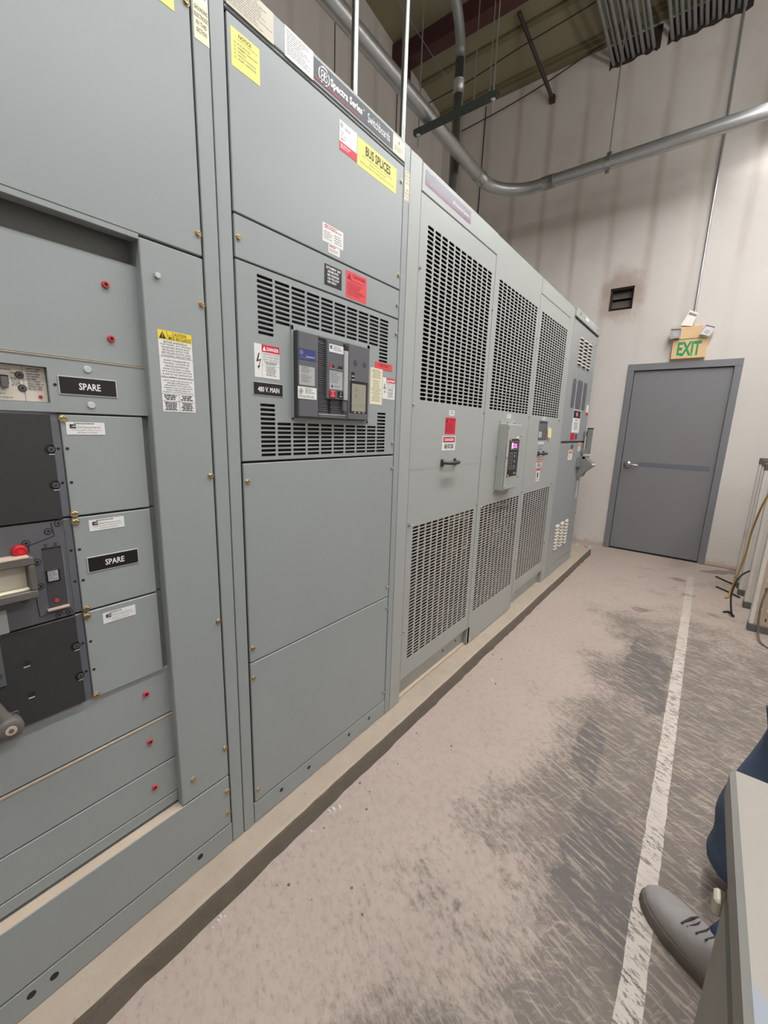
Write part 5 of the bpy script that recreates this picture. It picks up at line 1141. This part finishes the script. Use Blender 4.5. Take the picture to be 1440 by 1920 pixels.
sl, sr = nk - rt * .19 - Vector((0, 0, .05)), nk + rt * .19 - Vector((0, 0, .05))
el, er = sl + Vector((-.02, -.12, -.22)), sr + Vector((-.02, -.14, -.24))
wl, wr = Vector((1.58, .80, .945)), Vector((1.45, .83, .95))
bj = [(Hp, .12), (ch, .13), (nk, .055), (hl, .085), (kl, .055), (al, .042), (hr, .085), (kr, .055), (ar, .042), (sl, .055), (el, .040), (wl, .028), (sr, .055), (er, .040), (wr, .028),
      (nk + Vector((0, 0, .08)) + d * .02, .05), (nk + Vector((0, 0, .17)) + d * .04, .078), (nk + Vector((0, 0, .25)) + d * .04, .068)]
be = [(0, 1), (1, 2), (0, 3), (3, 4), (4, 5), (0, 6), (6, 7), (7, 8), (2, 9), (9, 10), (10, 11), (2, 12), (12, 13), (13, 14), (2, 15), (15, 16), (16, 17)]
def fingers(wp, dirv, side, thumbside):
    base = len(bj); palm = wp + dirv * .05; bj.append((palm, (.032, .018))); be.append((11 if wp is wl else 14, base))
    for k, (ln, of) in enumerate(((.068, -.026), (.078, -.009), (.072, .009), (.056, .025))):
        a_ = palm + dirv * .045 + side * of; b_ = a_ + dirv * ln * .5 - Vector((0, 0, .006)); c_ = b_ + dirv * ln * .35 - Vector((0, 0, .022))
        q = len(bj); bj.append((a_, .010)); bj.append((b_, .009)); bj.append((c_, .0075)); be.extend([(base, q), (q, q + 1), (q + 1, q + 2)])
    a_ = palm + side * thumbside * .034 - dirv * .02; b_ = a_ + side * thumbside * .022 + dirv * .032; c_ = b_ + dirv * .026 - Vector((0, 0, .01))
    q = len(bj); bj.append((a_, .012)); bj.append((b_, .010)); bj.append((c_, .008)); be.extend([(base, q), (q, q + 1), (q + 1, q + 2)])
fd = Vector((-.1, -1, -.08)).normalized(); fs = Vector((1, -.1, 0)).normalized(); fingers(wl, fd, fs, -1); fingers(wr, fd, fs, 1)
skin('body', bj, be, pr, 'skin', 2)
# face
hc = nk + Vector((0, 0, .19)) + d * .04
mb = MB(); mb.lathe(hc + d * .07 - Vector((0, 0, .02)), (d + Vector((0, 0, -.3))).normalized(), [(0, .016), (.02, .012), (.028, .006)], 'skin', 10)
for s_ in (-1, 1):
    mb.lathe(hc + d * .068 + rt * .03 * s_ + Vector((0, 0, .015)), d, [(0, .011), (.005, .008), (.007, .002)], 'eye_white', 10); mb.lathe(hc + d * .0745 + rt * .03 * s_ + Vector((0, 0, .015)), d, [(0, .004), (.001, .003)], 'ink', 8)
    mb.lathe(hc + rt * .075 * s_, rt * s_, [(0, .022), (.008, .026), (.014, .018)], 'skin', 12)
mb.lathe(hc + d * .073 - Vector((0, 0, .055)), d, [(0, .018), (.004, .012)], 'lip', 10); mb.build('face', pr)
mb = MB(); n_ = 10
for i in range(n_):
    for k in range(20):
        f = lambda a, b: hc + Vector((0, 0, .03)) - d * .018 + (d * math.cos(b) * math.cos(a) * .098 + rt * math.sin(b) * math.cos(a) * .092 + Vector((0, 0, 1)) * math.sin(a) * .105)
        a0 = math.pi / 2 * (i / n_) * 1.15 - .25; a1 = math.pi / 2 * ((i + 1) / n_) * 1.15 - .25; b0, b1 = 2 * math.pi * k / 20, 2 * math.pi * (k + 1) / 20
        if a0 < .35 and abs(math.cos((b0 + b1) / 2)) > .3 and math.cos((b0 + b1) / 2) > 0: continue
        mb.face([f(a0, b0), f(a0, b1), f(a1, b1), f(a1, b0)], 'hair', True)
mb.build('hair', pr)
# clothing
jj = [(Hp, .15), (hl, .115), (hl.lerp(kl, .5), .100), (kl, .085), (kl.lerp(al, .55), .075), (al + Vector((.03, 0, .015)), .068), (hr, .150), (hr.lerp(kr, .45), .140), (hr.lerp(kr, .75) + Vector((-.012, 0, .01)), .120), (hr.lerp(kr, .86), .088), (kr + Vector((-.01, .0, .005)), .118), (kr.lerp(ar, .45), .080), (ar, .066)]
skin('jeans', jj, [(0, 1), (1, 2), (2, 3), (3, 4), (4, 5), (0, 6), (6, 7), (7, 8), (8, 9), (9, 10), (10, 11), (11, 12)], pr, 'jeans', 2)
# folded hem over the boot
mb = MB(); hc_ = Vector((1.262, 1.215, .075)); axh = Vector((.35, .05, 1)).normalized()
mb.lathe(hc_, axh, [(-.012, .070), (-.012, .076), (.03, .074), (.09, .068), (.14, .066)], 'jeans_hem', 24); mb.build('jeans_cuff', pr, {'label': 'blue denim hem over the boot'})
sj = [(Vector((1.375, 1.50, .77)), .14), (Hp + Vector((.06, 0, .12)), .155), (ch, .165), (nk - Vector((0, 0, .04)), .085), (sl, .082), (el, .062), (el.lerp(wl, .8), .045), (sr, .082), (er, .062), (er.lerp(wr, .8), .045)]
skin('shirt', sj, [(0, 1), (1, 2), (2, 3), (3, 4), (4, 5), (5, 6), (3, 7), (7, 8), (8, 9)], pr, 'shirt_black', 2)
def boot(toe, heel, nm, cuff=True):
    toe = Vector(toe); heel = Vector(heel); ax = (heel - toe); Lb = ax.length; ax.normalize(); sd = Vector((-ax.y, ax.x, 0))
    prof = [(0.0, .006, .030, .040), (.012, .028, .031, .052), (.035, .043, .031, .066), (.07, .053, .031, .076), (.11, .055, .031, .084), (.15, .052, .031, .098), (.19, .046, .031, .122), (.23, .042, .031, .150), (.27, .041, .031, .160), (.295, .036, .031, .150), (Lb, .022, .031, .13)]
    mb = MB(); n_ = 20; V = []
    for (t_, hw, zb, zt) in prof:
        t_ = t_ / .305 * Lb if t_ < .3 else Lb
        for k in range(n_):
            a = 2 * math.pi * k / n_; cx, cz = math.cos(a), math.sin(a)
            cz2 = (abs(cz) ** .8) * (1 if cz > 0 else -1); cx2 = (abs(cx) ** .75) * (1 if cx > 0 else -1)
            z = (zb + (zt - zb) * max(cz2, 0)) if cz > 0 else zb - .006 * abs(cz2)
            V.append(toe + ax * t_ + sd * hw * cx2 + Vector((0, 0, z)))
    F = [(i * n_ + k, (i + 1) * n_ + k, (i + 1) * n_ + (k + 1) % n_, i * n_ + (k + 1) % n_) for i in range(len(prof) - 1) for k in range(n_)]
    mb.mesh(V, F, 'boot_leather', True); mb.face([V[k] for k in range(n_)], 'boot_leather'); mb.face([V[-n_ + k] for k in range(n_)][::-1], 'boot_leather')
    bt = mb.build('boot', pr, {'label': 'dusty grey leather work boot'})
    mb = MB(); ol = []
    for (t_, hw) in ((-.006, .012), (.003, .030), (.025, .046), (.06, .058), (.11, .062), (.16, .056), (.2, .048), (.26, .046), (.295, .038), (.312, .015)): ol.append((t_ / .305 * Lb, hw))
    lp = [toe + ax * t_ + sd * h_ for t_, h_ in ol] + [toe + ax * t_ - sd * h_ for t_, h_ in reversed(ol)]
    z0, z1, z2 = Vector((0, 0, .001)), Vector((0, 0, .020)), Vector((0, 0, .033))
    ctr = toe + ax * Lb * .5; ins = [p + (ctr - p) * .035 for p in lp]; nn = len(lp)
    for i in range(nn):
        j = (i + 1) % nn; mb.face([lp[i] + z0, lp[j] + z0, lp[j] + z1, lp[i] + z1], 'boot_sole', True); mb.face([lp[i] + z1, lp[j] + z1, ins[j] + z2, ins[i] + z2], 'boot_sole', True)
    mb.face([p + z0 for p in lp][::-1], 'boot_sole'); mb.face([p + z2 for p in ins], 'boot_sole'); mb.build('sole', bt)
    mb = MB()
    for k in range(4):
        t_ = .135 + k * .022; zz = .0955 + k * .0115; c = toe + ax * (t_ / .305 * Lb) + Vector((0, 0, zz)); mb.tube([c - sd * .026 - Vector((0, 0, .009)), c + ax * .006, c + sd * .026 - Vector((0, 0, .009))], .0026, 'lace', 6)
    mb.tube([toe + ax * .125 - sd * .03 + Vector((0, 0, .082)), toe + ax * .128 + Vector((0, 0, .095)), toe + ax * .125 + sd * .03 + Vector((0, 0, .082))], .003, 'lace', 6)
    mb.build('laces', bt)
boot((1.052, 1.310, 0), (1.300, 1.125, 0), 'boot')
boot((1.60, 1.66, 0.0), (1.86, 1.70, 0.05), 'boot')

# ================================================================== DEBRIS
def chip(name, lab_, cat, x, y, s, m, grp, z=0):
    mb = MB(); rr = random.Random(int(x * 997 + y * 7919)); n_ = 6
    b = [(x + s * (.6 + .4 * rr.random()) * math.cos(2 * math.pi * k / n_), y + s * (.6 + .4 * rr.random()) * math.sin(2 * math.pi * k / n_)) for k in range(n_)]
    h = s * (.5 + .4 * rr.random()); tp = [(x + (p - x) * .6, y + (q - y) * .6) for p, q in b]
    for k in range(n_): j = (k + 1) % n_; mb.face([(*b[k], z), (*b[j], z), (*tp[j], z + h), (*tp[k], z + h)], m)
    mb.face([(*p, z + h) for p in tp], m); mb.face([(*p, z) for p in b][::-1], m)
    mb.build(name, None, P_(lab_, cat, (x, y, z), grp))
for (x, y, s) in ((.103, .905, .012), (.116, .925, .010), (.098, .89, .009), (.108, .93, .006), (.096, .461, .006), (.104, .47, .005), (.100, .452, .007), (.073 + .03, .434, .005), (.103, .797, .006), (.112, .80, .005), (.223, 2.045, .010)):
    chip('concrete_chip', 'pale concrete chip on floor against the foot of the pad', 'debris', x + .01, y, s, 'debris_pale', 'pale chips along the pad')
rr = random.Random(5)
for k in range(46):
    y = rr.uniform(.6, 4.8); x = .10 + abs(rr.gauss(0, .13)) + .01
    chip('dirt_crumb', 'small brown dirt crumb on floor near the pad', 'debris', x, y, rr.uniform(.002, .006), 'debris_dark', 'dirt crumbs by the pad')
mb = MB()
for k in range(16):
    cx, cy = -.10 + rr.uniform(-.12, .14), 5.40 + rr.uniform(-.08, .12); a = rr.uniform(0, 3.1); s = rr.uniform(.02, .06); dx, dy = math.cos(a) * s, math.sin(a) * s
    zt_ = rr.uniform(.004, .03); mb.mesh([(cx - dx, cy - dy, .002), (cx + dx, cy + dy, .004), (cx + dx * .5 - dy * .5, cy + dy * .5 + dx * .5, zt_), (cx - dx * .6 - dy * .5, cy - dy * .6 + dx * .5, zt_ * .6)], [(0, 1, 2, 3)], rr.choice(['debris_pale', 'debris_pale', 'lab_grey', 'lab_blue']))
mb.build('litter_pile', None, P_('small heap of torn plastic and paper litter by the far wall', 'litter', (-.1, 5.4, 0)))
for o in bpy.data.objects:
    if o.type == 'MESH' and o.parent is None and 'kind' not in o and 'label' not in o: print('NOLABEL', o.name)
